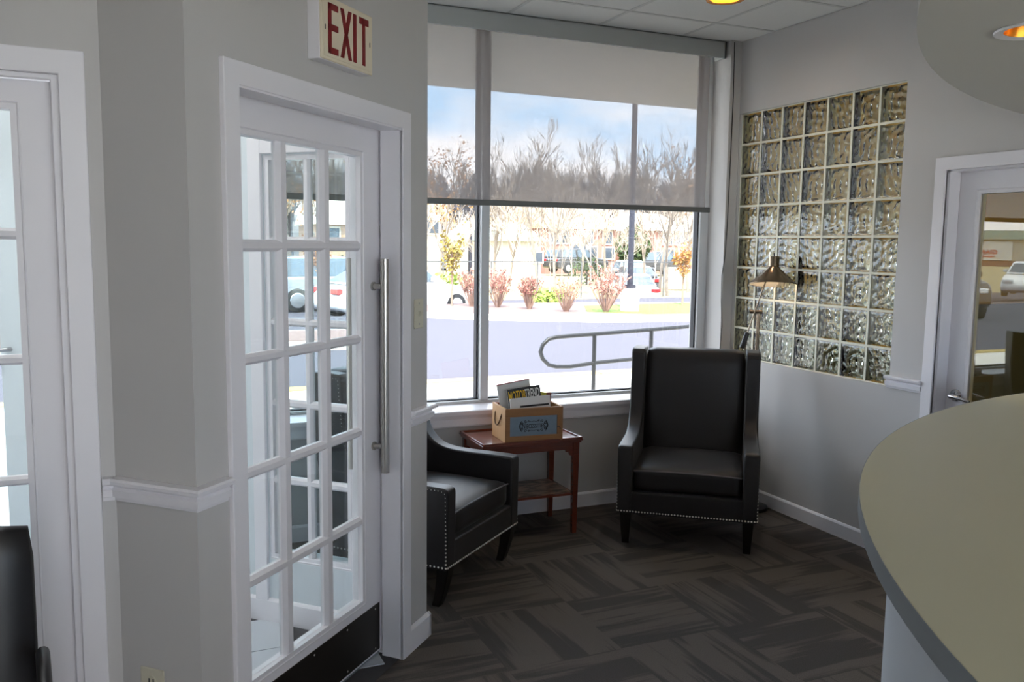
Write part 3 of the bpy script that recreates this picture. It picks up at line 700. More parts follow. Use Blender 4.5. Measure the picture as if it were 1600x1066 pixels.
# ================================================================== armchairs
def smooth_poly(pts, n=6):
    """catmull-rom through an open list of points"""
    out = []
    P = [pts[0]] + pts + [pts[-1]]
    for i in range(1, len(P) - 2):
        for k in range(n):
            t = k / n; a, b, c, d = P[i - 1], P[i], P[i + 1], P[i + 2]
            out.append(tuple(.5 * (2 * b[q] + (c[q] - a[q]) * t + (2 * a[q] - 5 * b[q] + 4 * c[q] - d[q]) * t * t + (3 * b[q] - a[q] - 3 * c[q] + d[q]) * t ** 3) for q in (0, 1)))
    return out + [pts[-1]]
def rounded_box(w, d, h, r, crown=0., n=10):
    """cushion: superellipsoid-like grid box centred at origin"""
    mb = MB(); vs = []; fs = []
    bm_ = bmesh.new(); bmesh.ops.create_cube(bm_, size=2); bmesh.ops.subdivide_edges(bm_, edges=bm_.edges, cuts=n, use_grid_fill=True)
    for v in bm_.verts:
        p = Vector((v.co.x * w / 2, v.co.y * d / 2, v.co.z * h / 2))
        q = Vector((max(-w / 2 + r, min(w / 2 - r, p.x)), max(-d / 2 + r, min(d / 2 - r, p.y)), max(-h / 2 + r, min(h / 2 - r, p.z))))
        e = p - q
        if e.length > 1e-6: p = q + e.normalized() * r
        if crown: p.z += crown * (1 - (2 * p.x / w) ** 2) * (1 - (2 * p.y / d) ** 2) * (1 if p.z > 0 else -.2)
        v.co = p
    bm_.verts.index_update()
    vs = [v.co[:] for v in bm_.verts]; fs = [tuple(v.index for v in f.verts) for f in bm_.faces]; bm_.free()
    return mb.add(vs, fs)

CW = .77   # overall width; local x across, local y = depth backwards, front at y=0
def armchair(name, loc, rz, label):
    ch = empty(name, loc, rz, label=label, cat='armchair')
    arm = smooth_poly([(-.004, .552), (.012, .576), (.10, .579), (.25, .578), (.37, .581), (.45, .598), (.505, .636), (.54, .69), (.562, .77), (.575, .87), (.585, .96), (.590, 1.045)], 5)
    prof = [(0, .19)] + arm + [(.605, 1.058), (.66, 1.064), (.79, 1.060), (.795, 1.046), (.75, .75), (.705, .42), (.68, .19)]
    th = .085
    for sg in (-1, 1):
        x0, x1 = (-CW / 2, -CW / 2 + th) if sg < 0 else (CW / 2 - th, CW / 2)
        MB().prism(prof, x0, x1, 'x').build('arm_and_wing', 'leather', ch, smooth=30, bevel=.016, seg=4)
    bw_ = CW - 2 * th + .01
    # backrest: raked, slightly crowned
    mb = rounded_box(bw_, .15, .80, .05, 0, 8)
    for i, v in enumerate(mb.v):
        x, y, z = v; zz = z + .40
        y2 = y - .012 * (1 - (2 * x / bw_) ** 2) * (1 if y < 0 else 0)
        mb.v[i] = (x, .615 + y2 + zz * .125, .262 + zz)
    mb.build('backrest', 'leather', ch, smooth='all')
    MB().box(-CW / 2 + th - .01, CW / 2 - th + .01, .004, .64, .19, .318).build('seat_rail', 'leather', ch, bevel=.01, seg=3)
    cu = rounded_box(CW - 2 * th + .004, .60, .135, .035, .022, 10)
    cs = cu.build('seat_cushion', 'leather', ch, smooth='all', loc=(0, .315, .386))
    hw, dd = (CW - 2 * th) / 2 - .006, .296
    pp = []
    for a in range(41):
        x = -hw + 2 * hw * a / 40; pp.append((x, -dd + .004 * (1 - (x / hw) ** 8), .0485 + .006 * (1 - (x / hw) ** 2)))
    MB().tube(pp, .005, 6).build('piping', 'pipe', cs, smooth=True)
    # legs, sabre curved
    for sx in (-1, 1):
        for fr in (1, 0):
            y0 = .035 if fr else .63; lg = MB(); vs = []; q = 6
            for k in range(q + 1):
                t = k / q; z = .195 * (1 - t); hh = .031 - .010 * t; off = (.045 if not fr else .030) * t * t * (1) 
                cy = y0 + off + .012 * (1 if fr else 1) * t
                vs += [(sx * (CW / 2 - .05) + a * hh, cy + b * hh, z) for a, b in ((-1, -1), (1, -1), (1, 1), (-1, 1))]
            fs = [(k * 4 + e, k * 4 + (e + 1) % 4, k * 4 + 4 + (e + 1) % 4, k * 4 + 4 + e) for k in range(q) for e in range(4)] + [(3, 2, 1, 0), tuple(q * 4 + e for e in range(4))]
            lg.add(vs, fs).build('leg', 'darkwood', ch, bevel=.004)
    # nailheads: one small dome each, joined as one trim
    nl = MB()
    def dome(p, nrm, r=.0052):
        T = Matrix.Translation(p) @ Vector(nrm).to_track_quat('Z', 'Y').to_matrix().to_4x4()
        nl.lathe([(r, 0), (r * .8, r * .45), (r * .02, r * .7)], 7, T, cap=False)
    def along(pts, step, nrm):
        acc = 0; last = Vector(pts[0]); dome(last, nrm)
        for p in pts[1:]:
            p = Vector(p); seg = (p - last).length
            while acc + seg >= step:
                last = last + (p - last).normalized() * (step - acc); dome(last, nrm); seg = (p - last).length; acc = 0
            acc += seg; last = p
    along([(-CW / 2 + .012, -.001, .205), (CW / 2 - .012, -.001, .205)], .0165, (0, -1, 0))
    inner = [(.005, .205)] + [(a + .010, b - .012) for a, b in arm[1:-2]] + [(.603, 1.040), (.775, 1.040)]
    for sg in (-1, 1):
        X = sg * (CW / 2 - .0035)
        along([(X, a, b) for a, b in inner], .0185, (sg, -.7, .2))
        along([(X + sg * .003, .022, .205), (X + sg * .003, .67, .205)], .021, (sg, 0, 0))
    tag(nl.build('nailhead_trim', 'nail', ch, smooth='all'), kind='stuff')
    return ch
def face_angle(d):  # rotate so that local -y points along d
    return math.atan2(d[1], d[0]) + math.pi / 2
armchair('armchair', (2.775, 3.872, 0), face_angle((-.615, -.788)), 'dark wing-back armchair facing the camera in front of the window corner')
armchair('armchair', (1.578, 3.872, 0), face_angle((.651, -.759)), 'dark nailhead armchair partly hidden behind the end of the white door wall')

# ================================================================== side table, crate, magazines
tb = empty('side_table', (1.765, 4.372, 0), R(-1), label='mahogany side table with a rimmed top and low shelf', cat='table')
TW, TD, TH = .62, .395, .582
MB().box(.006, TW - .006, .006, TD - .006, TH - .022, TH - .008).build('tabletop', 'mahog', tb)
rimm = MB()
for a in ((0, TW, 0, .014), (0, TW, TD - .014, TD), (0, .014, .014, TD - .014), (TW - .014, TW, .014, TD - .014)): rimm.box(*a, TH - .02, TH)
rimm.build('rim', 'mahog', tb, bevel=.003)
mo_ = MB()
for dz, e in ((-.034, .004), (-.022, -.003)): mo_.box(-.0 + e, TW - e, e, TD - e, TH + dz, TH + dz + .011)
mo_.build('moulding', 'mahog', tb, bevel=.003)
ap = MB().box(.02, TW - .02, .02, .034, TH - .075, TH - .03).box(.02, TW - .02, TD - .034, TD - .02, TH - .075, TH - .03).box(.02, .034, .034, TD - .034, TH - .075, TH - .03).box(TW - .034, TW - .02, .034, TD - .034, TH - .075, TH - .03)
ap.build('apron', 'mahog', tb)
for x in (.012, TW - .052):
    for y in (.012, TD - .052):
        l = MB(); l.add([(x + a * .04, y + b * .04, TH - .03) for a, b in ((0, 0), (1, 0), (1, 1), (0, 1))] + [(x + .006 + a * .028, y + .006 + b * .028, 0) for a, b in ((0, 0), (1, 0), (1, 1), (0, 1))],
              [(0, 1, 2, 3), (7, 6, 5, 4)] + [(k, 4 + k, 4 + (k + 1) % 4, (k + 1) % 4) for k in range(4)])
        l.build('leg', 'mahog', tb, bevel=.003)
for x, sg in ((.052, 1), (TW - .052, -1)):
    MB().prism([(x, TH - .075), (x + sg * .05, TH - .075), (x + sg * .045, TH - .088), (x + sg * .028, TH - .092), (x + sg * .022, TH - .108), (x + sg * .008, TH - .112), (x + sg * .004, TH - .14), (x, TH - .145)], .018, .028, 'y').build('corner_bracket', 'mahog', tb)
MB().box(.03, TW - .03, .03, TD - .03, .228, .243).build('shelf_board', 'mahog', tb, bevel=.002)
MB().box(.05, TW - .05, .05, TD - .05, .243, .2455).build('shelf_veneer', 'burl', tb)

ZT = TH - .008
cr = empty('wooden_crate', (1.905, 4.392, ZT), R(-4.5), label='pine crate with a printed metal plate on the side table', cat='crate')
KW, KD, KH = .352, .235, .195; bt = .014
MB().box(0, bt, 0, KD, 0, KH).build('side_board', 'pine', cr, bevel=.002)
MB().box(KW - bt, KW, 0, KD, 0, KH).build('side_board', 'pine', cr, bevel=.002)
MB().box(bt, KW - bt, KD - bt, KD, 0, KH).build('back_board', 'pine_h', cr, bevel=.002)
MB().box(bt, KW - bt, bt, KD - bt, 0, .01).build('bottom_board', 'pine_h', cr)
MB().box(bt, KW - bt, .008, .016, .02, KH - .02).build('front_board', 'pine_h', cr)
MB().box(0.001, KW - .001, -.002, .010, 0, .036).build('front_rail', 'pine_h', cr, bevel=.002); MB().box(.001, KW - .001, -.002, .010, KH - .048, KH).build('front_rail', 'pine_h', cr, bevel=.002)
MB().box(.001, .03, -.001, .0095, .036, KH - .048).build('front_stile', 'pine_h', cr, bevel=.002); MB().box(KW - .036, KW - .001, -.001, .0095, .036, KH - .048).build('front_stile', 'pine_h', cr, bevel=.002)
pl = MB().box(.03, KW - .036, .003, .0075, .036, KH - .048).build('metal_plate', 'zinc', cr)
FX = Matrix.Rotation(R(90), 4, 'X')
pcx, pcz = (.03 + KW - .036) / 2, (.036 + KH - .048) / 2
text_mesh('lettering', 'N', .046, 'ink', pl, Matrix.Translation((pcx - .061, .0026, pcz)) @ FX, sx=.62)
text_mesh('lettering', 'ECESSITIES', .034, 'ink', pl, Matrix.Translation((pcx + .012, .0026, pcz - .003)) @ FX, sx=.72)
orn = MB()
def curl(cx, cz, r0, turns, a0, sg, n=26):
    p = []
    for k in range(n):
        t = k / (n - 1); a = a0 + sg * turns * 2 * math.pi * t; r = r0 * (1 - .8 * t); p.append((cx + r * math.cos(a), .0026, cz + r * math.sin(a)))
    orn.tube(p, .0018, 5)
for sg in (-1, 1):
    for z_, sz in ((.022, 1), (-.022, -1)):
        curl(pcx + sg * .070, pcz + z_ * .8, .012, 1.1, R(90) * sz, -sg * sz); curl(pcx + sg * .050, pcz + z_ * 1.25, .009, 1.1, R(180 if sg > 0 else 0), sg * sz); curl(pcx + sg * .030, pcz + z_ * 1.3, .006, 1., R(0), sg * sz)
    orn.tube([(pcx + sg * (.086 - .012 * (k / 8 - .5) ** 2 * 4), .0026, pcz - .022 + .044 * k / 8) for k in range(9)], .0026, 5)
    orn.tube([(pcx + sg * (.080 - .012 * (k / 8 - .5) ** 2 * 4), .0026, pcz - .02 + .04 * k / 8) for k in range(9)], .001, 5)
for sz in (-1, 1): orn.tube([(pcx - .028 + .056 * k / 8, .0026, pcz + sz * (.026 + .002 * math.cos(k * 1.57))) for k in range(9)], .0012, 5)
orn.build('scroll_ornament', 'ink', pl)
def rope(x, y0, y1, zt, drop, sg):
    p = [(x + .004 * -sg, y0, zt)]
    for k in range(1, 12):
        a = math.pi * k / 12; p.append((x + sg * .012 * math.sin(a), y0 + (y1 - y0) * (1 - math.cos(a)) / 2, zt - drop * math.sin(a)))
    return p + [(x - sg * .004, y1, zt)]
MB().tube(rope(0, .065, .175, .160, .075, -1), .004, 7).build('rope_handle', 'rope', cr, smooth=True)
MB().tube(rope(KW, .065, .175, .160, .075, 1), .004, 7).build('rope_handle', 'rope', cr, smooth=True)
MB().tube([(KW - .036, -.003, .078), (KW - .030, -.006, .082), (KW - .022, -.006, .078), (KW - .018, -.004, .066)], .0018, 6).build('hook', 'gasket', cr, smooth=True)

def magazine(name, loc, rot, w_, h_, th, m, label, cover='paper'):
    o = empty(name, loc, 0, label=label, cat='magazine'); o.rotation_euler = rot
    MB().box(0, w_, .0012, th, 0, h_).build('pages', 'paper', o)
    MB().box(0, w_, 0, .0012, -.0005, h_ + .0005).build('front_cover', cover, o); MB().box(0, w_, th, th + .001, -.0005, h_ + .0005).build('back_cover', m, o)
    return o
zc0 = ZT + .012
q0 = Matrix.Translation((1.905, 4.392, 0)) @ Matrix.Rotation(R(-4.5), 4, 'Z')
def inc(x, y, z): v = q0 @ Vector((x, y, 0)); return (v.x, v.y, zc0 + z)
mz = magazine('magazine', inc(.050, .155, .002), (R(-6), R(-8), R(-3)), .205, .294, .006, 'redcov', 'tall white magazine with a red edge at the back of the crate')
MB().box(0, .205, -.0004, .0074, .289, .2949).build('red_edge', 'redcov', mz)
mt = magazine('magazine', inc(.078, .095, .001), (R(-5), R(-6), R(-3)), .205, .273, .005, 'blackcov', 'black magazine with a yellow and white title in the crate', 'blackcov')
text_mesh('title_yellow', 'MOTOR', .080, 'yellow', mt, Matrix.Translation((.058, -.0008, .228)) @ FX, sx=.37)
text_mesh('title_white', 'TREND', .076, 'whiteprint', mt, Matrix.Translation((.152, -.0008, .231)) @ FX, sx=.37)
mf = magazine('magazine', inc(.058, .045, .0), (R(-4), R(-2), R(-1)), .25, .230, .006, 'paper', 'white magazine leaning at the front of the crate')
text_mesh('print', 'MOMENTS OF GREAT', .018, 'ink', mf, Matrix.Translation((.13, -.0008, .184)) @ FX, sx=.8) if False else MB().box(.06, .24, -.0006, 0, .174, .185).build('printed_line', 'ink', mf)
mb_ = magazine('magazine', inc(.20, .135, .0), (R(-6), R(4), R(-1)), .13, .246, .008, 'browncov', 'reddish brown magazine sticking out at the right of the crate', 'browncov')
ml_ = magazine('magazine', inc(.165, .115, .0), (R(-6), R(10), R(-1)), .10, .262, .006, 'lime', 'yellow green magazine behind the black one in the crate', 'lime')

# ================================================================== floor lamp
LB = Vector((3.650, 4.39, 0)); vr = Vector((.775, -.632, 0)); vd = Vector((.632, .775, 0))
lp = empty('floor_lamp', LB, 0, label='lit brushed metal floor lamp with cone shade behind the armchair', cat='lamp')
MB().lathe([(.001, .0), (.108, .0), (.111, .006), (.109, .022), (.08, .030), (.018, .036), (.001, .036)], 40).build('base', 'blackplastic', lp, smooth=True)
MB().cyl((0, 0, .03), (0, 0, 1.275), .0105, 16).build('pole', 'lampsteel', lp, smooth=True)
kn = vr * -.048
MB().cyl(tuple(vr * -.055 + Vector((0, 0, 1.283))), tuple(vr * .022 + Vector((0, 0, 1.283))), .0125, 16).build('joint', 'lampsteel', lp, smooth=True)
ju = Vector((0, 0, 1.283)) + vr * -.024 - vd * .012
ad = (vr * .30 + Vector((0, 0, 1))).normalized()
MB().cyl(tuple(ju - ad * .205), tuple(ju + ad * .24), .0048, 10).build('swing_arm', 'lampsteel', lp, smooth=True)
MB().lathe([(.001, 0), (.017, .002), (.0175, .006), (.016, .10), (.0135, .105), (.006, .108)], 18, Matrix.Translation(ju - ad * .245) @ ad.to_track_quat('Z', 'Y').to_matrix().to_4x4()).build('counterweight', 'blackplastic', lp, smooth=True)
SCN = ju + ad * .24 + vr * .01
zr = 1.458; sx0 = vr * .078 - vd * .012
HT = Matrix.Translation((sx0.x, sx0.y, zr)) @ Matrix.Rotation(R(-9), 4, vr)
sh = MB().lathe([(.145, 0), (.146, .004), (.034, .108), (.034, .114)], 48, HT, cap=False).build('lamp_shade', 'lampsteel', lp, smooth=50)
sd_ = sh.modifiers.new('thick', 'SOLIDIFY'); sd_.thickness = .0012; sd_.offset = 1
MB().lathe([(.143, .0015), (.033, .105), (.001, .106)], 48, HT, cap=False).build('shade_lining', 'lampin', lp, smooth=50)
MB().lathe([(.034, .108), (.034, .175), (.028, .178), (.001, .178)], 28, HT).build('cap_tube', 'lampsteel', lp, smooth=True)
MB().cyl(tuple(HT @ Vector((0, 0, .178))), tuple(HT @ Vector((0, 0, .20))), .004, 8).build('switch_pin', 'blackplastic', lp)
MB().lathe([(.001, .030), (.020, .035), (.026, .052), (.018, .08), (.012, .09)], 18, HT).build('bulb', 'bulb_desk', lp, smooth=True)

# ================================================================== guest chair in the near left corner
gc = empty('guest_chair', (-.235, 2.03, 0), R(6), label='black guest chair cut off at the bottom left corner', cat='chair')
bk = rounded_box(.50, .06, .56, .028, 0, 6)
bk.v = [(x - .22, y + .20 + (z + .28) * .12, z + .735) for x, y, z in bk.v]
bk.build('backrest', 'blackplastic', gc, smooth='all')
se = rounded_box(.50, .48, .08, .03, .01, 6); se.v = [(x - .22, y - .06, z + .45) for x, y, z in se.v]; se.build('seat', 'blackplastic', gc, smooth='all')
for x in (.038, -.478):
    MB().tube([(x, .20, .655), (x, .19, .71), (x, .13, .745), (x, .03, .75), (x, -.10, .73), (x, -.19, .68), (x, -.235, .58), (x, -.25, .40), (x, -.255, 0.012)], .015, 10).build('arm_frame', 'blackplastic', gc, smooth=True)
    MB().tube([(x, .20, .62), (x, .235, .45), (x, .27, .25), (x, .31, .012)], .014, 10).build('leg', 'blackplastic', gc, smooth=True)
    MB().tube([(x * 0 + (x), .0, .425), (x + (.06 if x < 0 else -.06), .0, .425)], .012, 8).build('seat_bracket', 'blackplastic', gc)

# ================================================================== aluminium storefront of the lobby
d4 = struct('door_4', 'grey aluminium street door of the lobby')
YS = 4.95
MB().box(-.574, -.484, YS, YS + .045, .03, 2.12).build('stile', 'alu', d4); MB().box(-1.48, -1.39, YS, YS + .045, .03, 2.12).build('stile', 'alu', d4)
MB().box(-1.39, -.574, YS, YS + .045, .03, .20).build('bottom_rail', 'alu', d4); MB().box(-1.39, -.574, YS, YS + .045, 2.03, 2.12).build('top_rail', 'alu', d4)
MB().box(-1.39, -.574, YS + .02, YS + .026, .2, 2.03).build('pane', 'pane', d4)
MB().cyl((-.552, YS, 1.30), (-.552, YS - .012, 1.30), .02, 18).build('lock_cylinder', 'chrome', d4, smooth=True)
MB().tube([(-.552, YS, 1.14), (-.552, YS - .05, 1.14), (-.57, YS - .055, 1.14), (-.68, YS - .055, 1.135)], .011, 10).build('lever', 'chrome', d4, smooth=True)
MB().box(-.4835, -.4765, YS + .004, YS + .05, .03, 2.13).build('gasket', 'gasket', d4)
w4 = struct('window_4', 'aluminium framed glazing around the street door')
MB().box(-2.6, -.43, YS, YS + .06, 2.13, 2.21).build('header', 'alu', w4); MB().box(-.476, -.40, YS, YS + .06, 0, 2.96).build('post', 'alu', w4); MB().box(-1.56, -1.486, YS, YS + .06, 0, 2.96).build('post', 'alu', w4); MB().box(-2.6, -1.56, YS, YS + .06, 0, .12).build('bottom_rail', 'alu', w4)
MB().box(-1.486, -.476, YS + .02, YS + .026, 2.21, 2.96).build('pane', 'pane', w4); MB().box(-2.6, -1.56, YS + .02, YS + .026, .12, 2.13).build('pane', 'pane', w4); MB().box(-2.6, -1.56, YS + .02, YS + .026, 2.21, 2.96).build('pane', 'pane', w4)
MB().box(-.40, -.20, YS, 5.14, 0, ZC).build('wall_post', 'white_wall', None)['kind'] = 'structure'
bpy.data.objects['wall_post'].name = 'wall_lobby_end'

# ================================================================== OUTSIDE
MB().prism([(5.14, 3.03), (6.55, 2.90), (6.55, 3.25), (5.14, 3.4)], -8, 12, 'x').build('exterior_canopy', 'soffit')['kind'] = 'structure'
sbox('sidewalk', 'concrete', -40, 45, 5.14, 10.45, -.30, -.10)
cb = struct('exterior_curb', 'faded yellow curb along the walk')
for k in range(-13, 15): MB().box(k * 3. + .008, k * 3. + 2.992, 10.45, 10.72, -.32, -.085).build('curb_stone', 'curbyel', cb, bevel=.02)
sbox('road', 'asphalt', -130, 90, 10.6, 22.3, -.65, -.22); sbox('road_lot', 'asphalt', -130, 90, 22.3, 60, -.65, -.48)
isl = struct('exterior_island', 'mulched island with a concrete curb across the road')
edge = [(5.9, 22.2), (6.2, 21.6), (6.93, 21.1), (8.3, 20.0), (9.58, 19.32), (10.6, 18.8), (11.7, 18.54), (13.2, 18.31), (16, 18.3), (24, 18.8), (40, 20)]
back = [(40, 23.6), (24, 23.3), (16, 23.2), (12, 24.0), (9, 24.2), (7, 23.6), (6.2, 22.9)]
MB().prism([(x, y + .18) for x, y in edge] + back, -.6, -.08).build('mulch_bed', 'mulch', isl)
for (xa, ya_), (xb_, yb2) in zip(edge[:-1], edge[1:]):
    MB().prism([(xa, ya_), (xb_, yb2), (xb_, yb2 + .2), (xa, ya_ + .2)], -.24, -.07).build('curb_stone', 'concrete', isl)
MB().prism([(11.2, 20.4), (12.4, 19.3), (16, 18.9), (24, 19.3), (38, 20.4), (38, 23), (24, 22.8), (16, 22.7), (12.2, 22.4)], -.1, -.072).build('grass_patch', 'lawn', isl)
isl2 = struct('exterior_island', 'small planted island in front of the lobby sidelight')
MB().prism([(-3, 15.6), (4.2, 15.2), (5.0, 16.2), (4.6, 17.4), (-3, 17.8)], -.24, -.07).build('curb_stone', 'concrete', isl2)
MB().prism([(-2.8, 15.85), (4.1, 15.45), (4.75, 16.25), (4.4, 17.2), (-2.8, 17.6)], -.1, -.055).build('mulch_bed', 'mulch', isl2)
sbox('ground', 'dirt', -160, 140, 31, 150, -.7, -.47)
# wooded rise behind the houses
hm = MB(); nx, ny = 40, 8; vs = []
rnd = random.Random(3)
for j in range(ny + 1):
    for i in range(nx + 1):
        x = -25 + 175 * i / nx; y = 66 + 70 * j / ny; vs.append((x, y, -.3 + 6.2 * (j / ny) ** .9 + rnd.uniform(-.3, .3) * (j > 0)))
hm.add(vs, [(j * (nx + 1) + i, j * (nx + 1) + i + 1, (j + 1) * (nx + 1) + i + 1, (j + 1) * (nx + 1) + i) for j in range(ny) for i in range(nx)])
hm.build('hill', 'hill', None, smooth='all')['kind'] = 'structure'

# handrail
hr = empty('handrail', (5.27, 9.37, -.10), 0, label='looped grey pipe handrail along the walk outside the window', cat='railing')
def hrp(px, py): 
    v = pt(px, py, 9.37); return (v.x - 5.27, 0, v.z + .10)
top_ = [hrp(1150, 496), hrp(1085, 509.5), hrp(1020, 515), hrp(930, 522), hrp(890, 525), hrp(869, 527)]
loop = [hrp(857, 530), hrp(848, 539), hrp(844.5, 550), hrp(848, 561), hrp(857, 570)]
bot_ = [hrp(869, 573), hrp(890, 573), hrp(930, 567), hrp(1000, 560), hrp(1085, 551), hrp(1150, 545)]
MB().tube(top_ + loop + bot_, .0265, 10).build('rail_loop', 'railm', hr, smooth=True)
for px, ya_, in ((929, 522), (1018, 515), (1110, 507)):
    v = hrp(px, ya_); MB().cyl((v[0], 0, 0), v, .026, 10).build('post', 'railm', hr, smooth=True)

def lamp_post(loc, h, r, label, base=True, heads=2):
    t = empty('street_lamp', loc, 0, label=label, cat='street lamp')
    z = 0
    if base: MB().cyl((0, 0, -.05), (0, 0, .62), .26, 20).build('concrete_base', 'concrete', t, smooth=True); z = .62; MB().cyl((0, 0, .62), (0, 0, .72), .16, 12).build('base_flange', 'polem', t)
    MB().cyl((0, 0, z), (0, 0, h), r, 10, r * .8).build('pole', 'polem', t, smooth=True)
    MB().box(-.9, .9, -.04, .04, h - .1, h).build('cross_arm', 'polem', t)
    for sg in (-1, 1): MB().box(sg * .9 - .35, sg * .9 + .35, -.2, .2, h - .12, h + .08).build('lamp_head', 'polem', t, bevel=.03)
    return t
lamp_post((12.5, 20.36, -.08), 9.5, .082, 'tall dark lamp post on a round concrete base across the road')
lp2 = pt(735, 326, 50); lamp_post((lp2.x, 50, -.2), lp2.z + .2, .13, 'distant lamp post with two heads behind the white car', False)

# shrubs and trees
def leaf_bits(mb, pts, size, rnd):
    for p in pts:
        a = Vector((rnd.gauss(0, 1), rnd.gauss(0, 1), rnd.gauss(0, 1))).normalized(); b = a.orthogonal().normalized() * size * rnd.uniform(.6, 1.2); c = a.cross(b)
        mb.add([p - b, p + c * .7, p + b, p - c * .7], [(0, 1, 2, 3)])
def shrub(loc, h, w_, label, leaf, dens, seed):
    rnd = random.Random(seed); t = empty('shrub', loc, 0, label=label, cat='shrub'); tw = MB(); pts = []
    for k in range(46):
        a = rnd.uniform(0, 6.28); sp = rnd.uniform(.1, 1) ** .7 * w_ / 2; hh = h * rnd.uniform(.65, 1.02) * (1 - .18 * (sp / (w_ / 2)) ** 2)
        q = [Vector((.05 * math.cos(a), .05 * math.sin(a), 0)), Vector((sp * .55 * math.cos(a), sp * .55 * math.sin(a), hh * .5)), Vector((sp * math.cos(a + .1), sp * math.sin(a + .1), hh))]
        tw.tube(q, .01, 3, rr=[.013, .009, .004])
        for _ in range(3):
            b = q[1].lerp(q[2], rnd.random()); e = b + Vector((rnd.uniform(-.15, .15), rnd.uniform(-.15, .15), rnd.uniform(.05, .2))) * h
            tw.tube([b, e], .006, 3, rr=[.006, .003]); pts += [b.lerp(e, rnd.random()) for _ in range(dens)]
    tw.build('twigs', 'twig', t); lb = MB(); leaf_bits(lb, pts, .035, rnd); tag(lb.build('foliage', leaf, t, fix=False), kind='stuff')
for k, (px, py, h, w_, leaf, dn, lab) in enumerate((
        (737, 480, 1.1, .85, 'leafr', 5, 'russet shrub beside the window mullion on the mulch bed'),
        (778, 482, 1.08, .95, 'leafr', 7, 'round russet shrub on the mulch bed, second from the mullion'),
        (827, 484, 1.0, .8, 'leafr', 6, 'narrow russet shrub in the middle of the mulch bed'),
        (884.5, 488, .95, .9, 'leafo', 1, 'thin bare shrub between two russet shrubs on the mulch bed'),
        (946.7, 489, 1.22, 1.2, 'leafr', 6, 'largest russet shrub, next to the concrete lamp post base'))):
    y = {737: 22.98, 778: 22.5, 827: 21.7, 884.5: 20.6, 946.7: 20.15}[px]; p = pt(px, py, y)
    shrub((p.x, y, -.08), h, w_, lab, leaf, dn, 20 + k)
def green_shrub(px, Y, h, w_, label, leaf, seed):
    p = pt(px, 470, Y); rnd = random.Random(seed); t = empty('green_shrub', (p.x, Y, -.47), 0, label=label, cat='shrub'); lb = MB(); pts = []
    MB().cyl((0, 0, 0), (0, 0, h * .6), .05, 6).build('stem', 'bark', t)
    for _ in range(420):
        d = Vector((rnd.gauss(0, 1), rnd.gauss(0, 1), rnd.gauss(0, 1))).normalized() * rnd.random() ** .4; pts.append(Vector((d.x * w_ / 2, d.y * w_ / 2, h * .5 + d.z * h * .5)))
    leaf_bits(lb, pts, .09, rnd); tag(lb.build('foliage', leaf, t, fix=False), kind='stuff')
green_shrub(695, 30, 1.1, 2.2, 'low green hedge behind the white car', 'leafl', 5)
green_shrub(855, 27, .7, 1.6, 'low green plant behind the thin bare shrub', 'leafl', 6)
green_shrub(916, 42, 1.6, 2.2, 'dark green bush on the bank left of the lamp post', 'leafg', 7)
green_shrub(545, 40, 1.6, 1.6, 'small evergreen bush seen through the lobby sidelight', 'leafg', 9)

def branch_tree(seed, h, spread=.5, depth=4, r0=.12, nb=5, lean=0, twist=.5):
    rnd = random.Random(seed); mb = MB(); tips = []
    def grow(p, d, L, r, k):
        n = 3; q = [p]; dd = d.copy()
        for _ in range(n):
            dd = (dd + Vector((rnd.gauss(0, .10), rnd.gauss(0, .10), rnd.gauss(.02, .06)))).normalized(); q.append(q[-1] + dd * L / n)
        mb.tube(q, r, 5 if k == 0 else 3, rr=[r * (1 - .55 * i / n) for i in range(n + 1)])
        if k >= depth: tips.append(q[-1]); tips.append(q[-2]); return
        for b in range(nb if k else nb + 2):
            t = rnd.uniform(.35, 1.) if k else rnd.uniform(.30, 1.)
            i = min(n - 1, int(t * n)); pp = q[i].lerp(q[i + 1], t * n - i if t < 1 else 1)
            a = rnd.uniform(0, 6.28); o = dd.orthogonal().normalized(); o.rotate(Matrix.Rotation(a, 3, dd))
            nd = (dd * (1 - spread * .5) + o * spread * rnd.uniform(.6, 1.3) + Vector((0, 0, .25))).normalized()
            grow(pp, nd, L * rnd.uniform(.42, .66), max(.012, r * .5), k + 1)
    grow(Vector((0, 0, -.1)), Vector((lean, 0, 1)).normalized(), h * .52, r0, 0)
    return mb, tips
def tree(name, loc, seed, h, label, leaf=None, dens=3, lsize=.07, bark='bark2', group=None, cat='tree', **kw):
    mb, tips = branch_tree(seed, h, **kw); rnd = random.Random(seed + 1)
    t = empty(name, loc, 0, label=label, cat=cat, group=group)
    mb.build('trunk_and_branches', bark, t, smooth=True, fix=False)
    if leaf:
        pts = [q + Vector((rnd.gauss(0, .12), rnd.gauss(0, .12), rnd.gauss(0, .12))) * h * .25 for q in tips for _ in range(dens)]
        lb = MB(); leaf_bits(lb, pts, lsize, rnd); tag(lb.build('foliage', leaf, t, fix=False), kind='stuff')
    return t
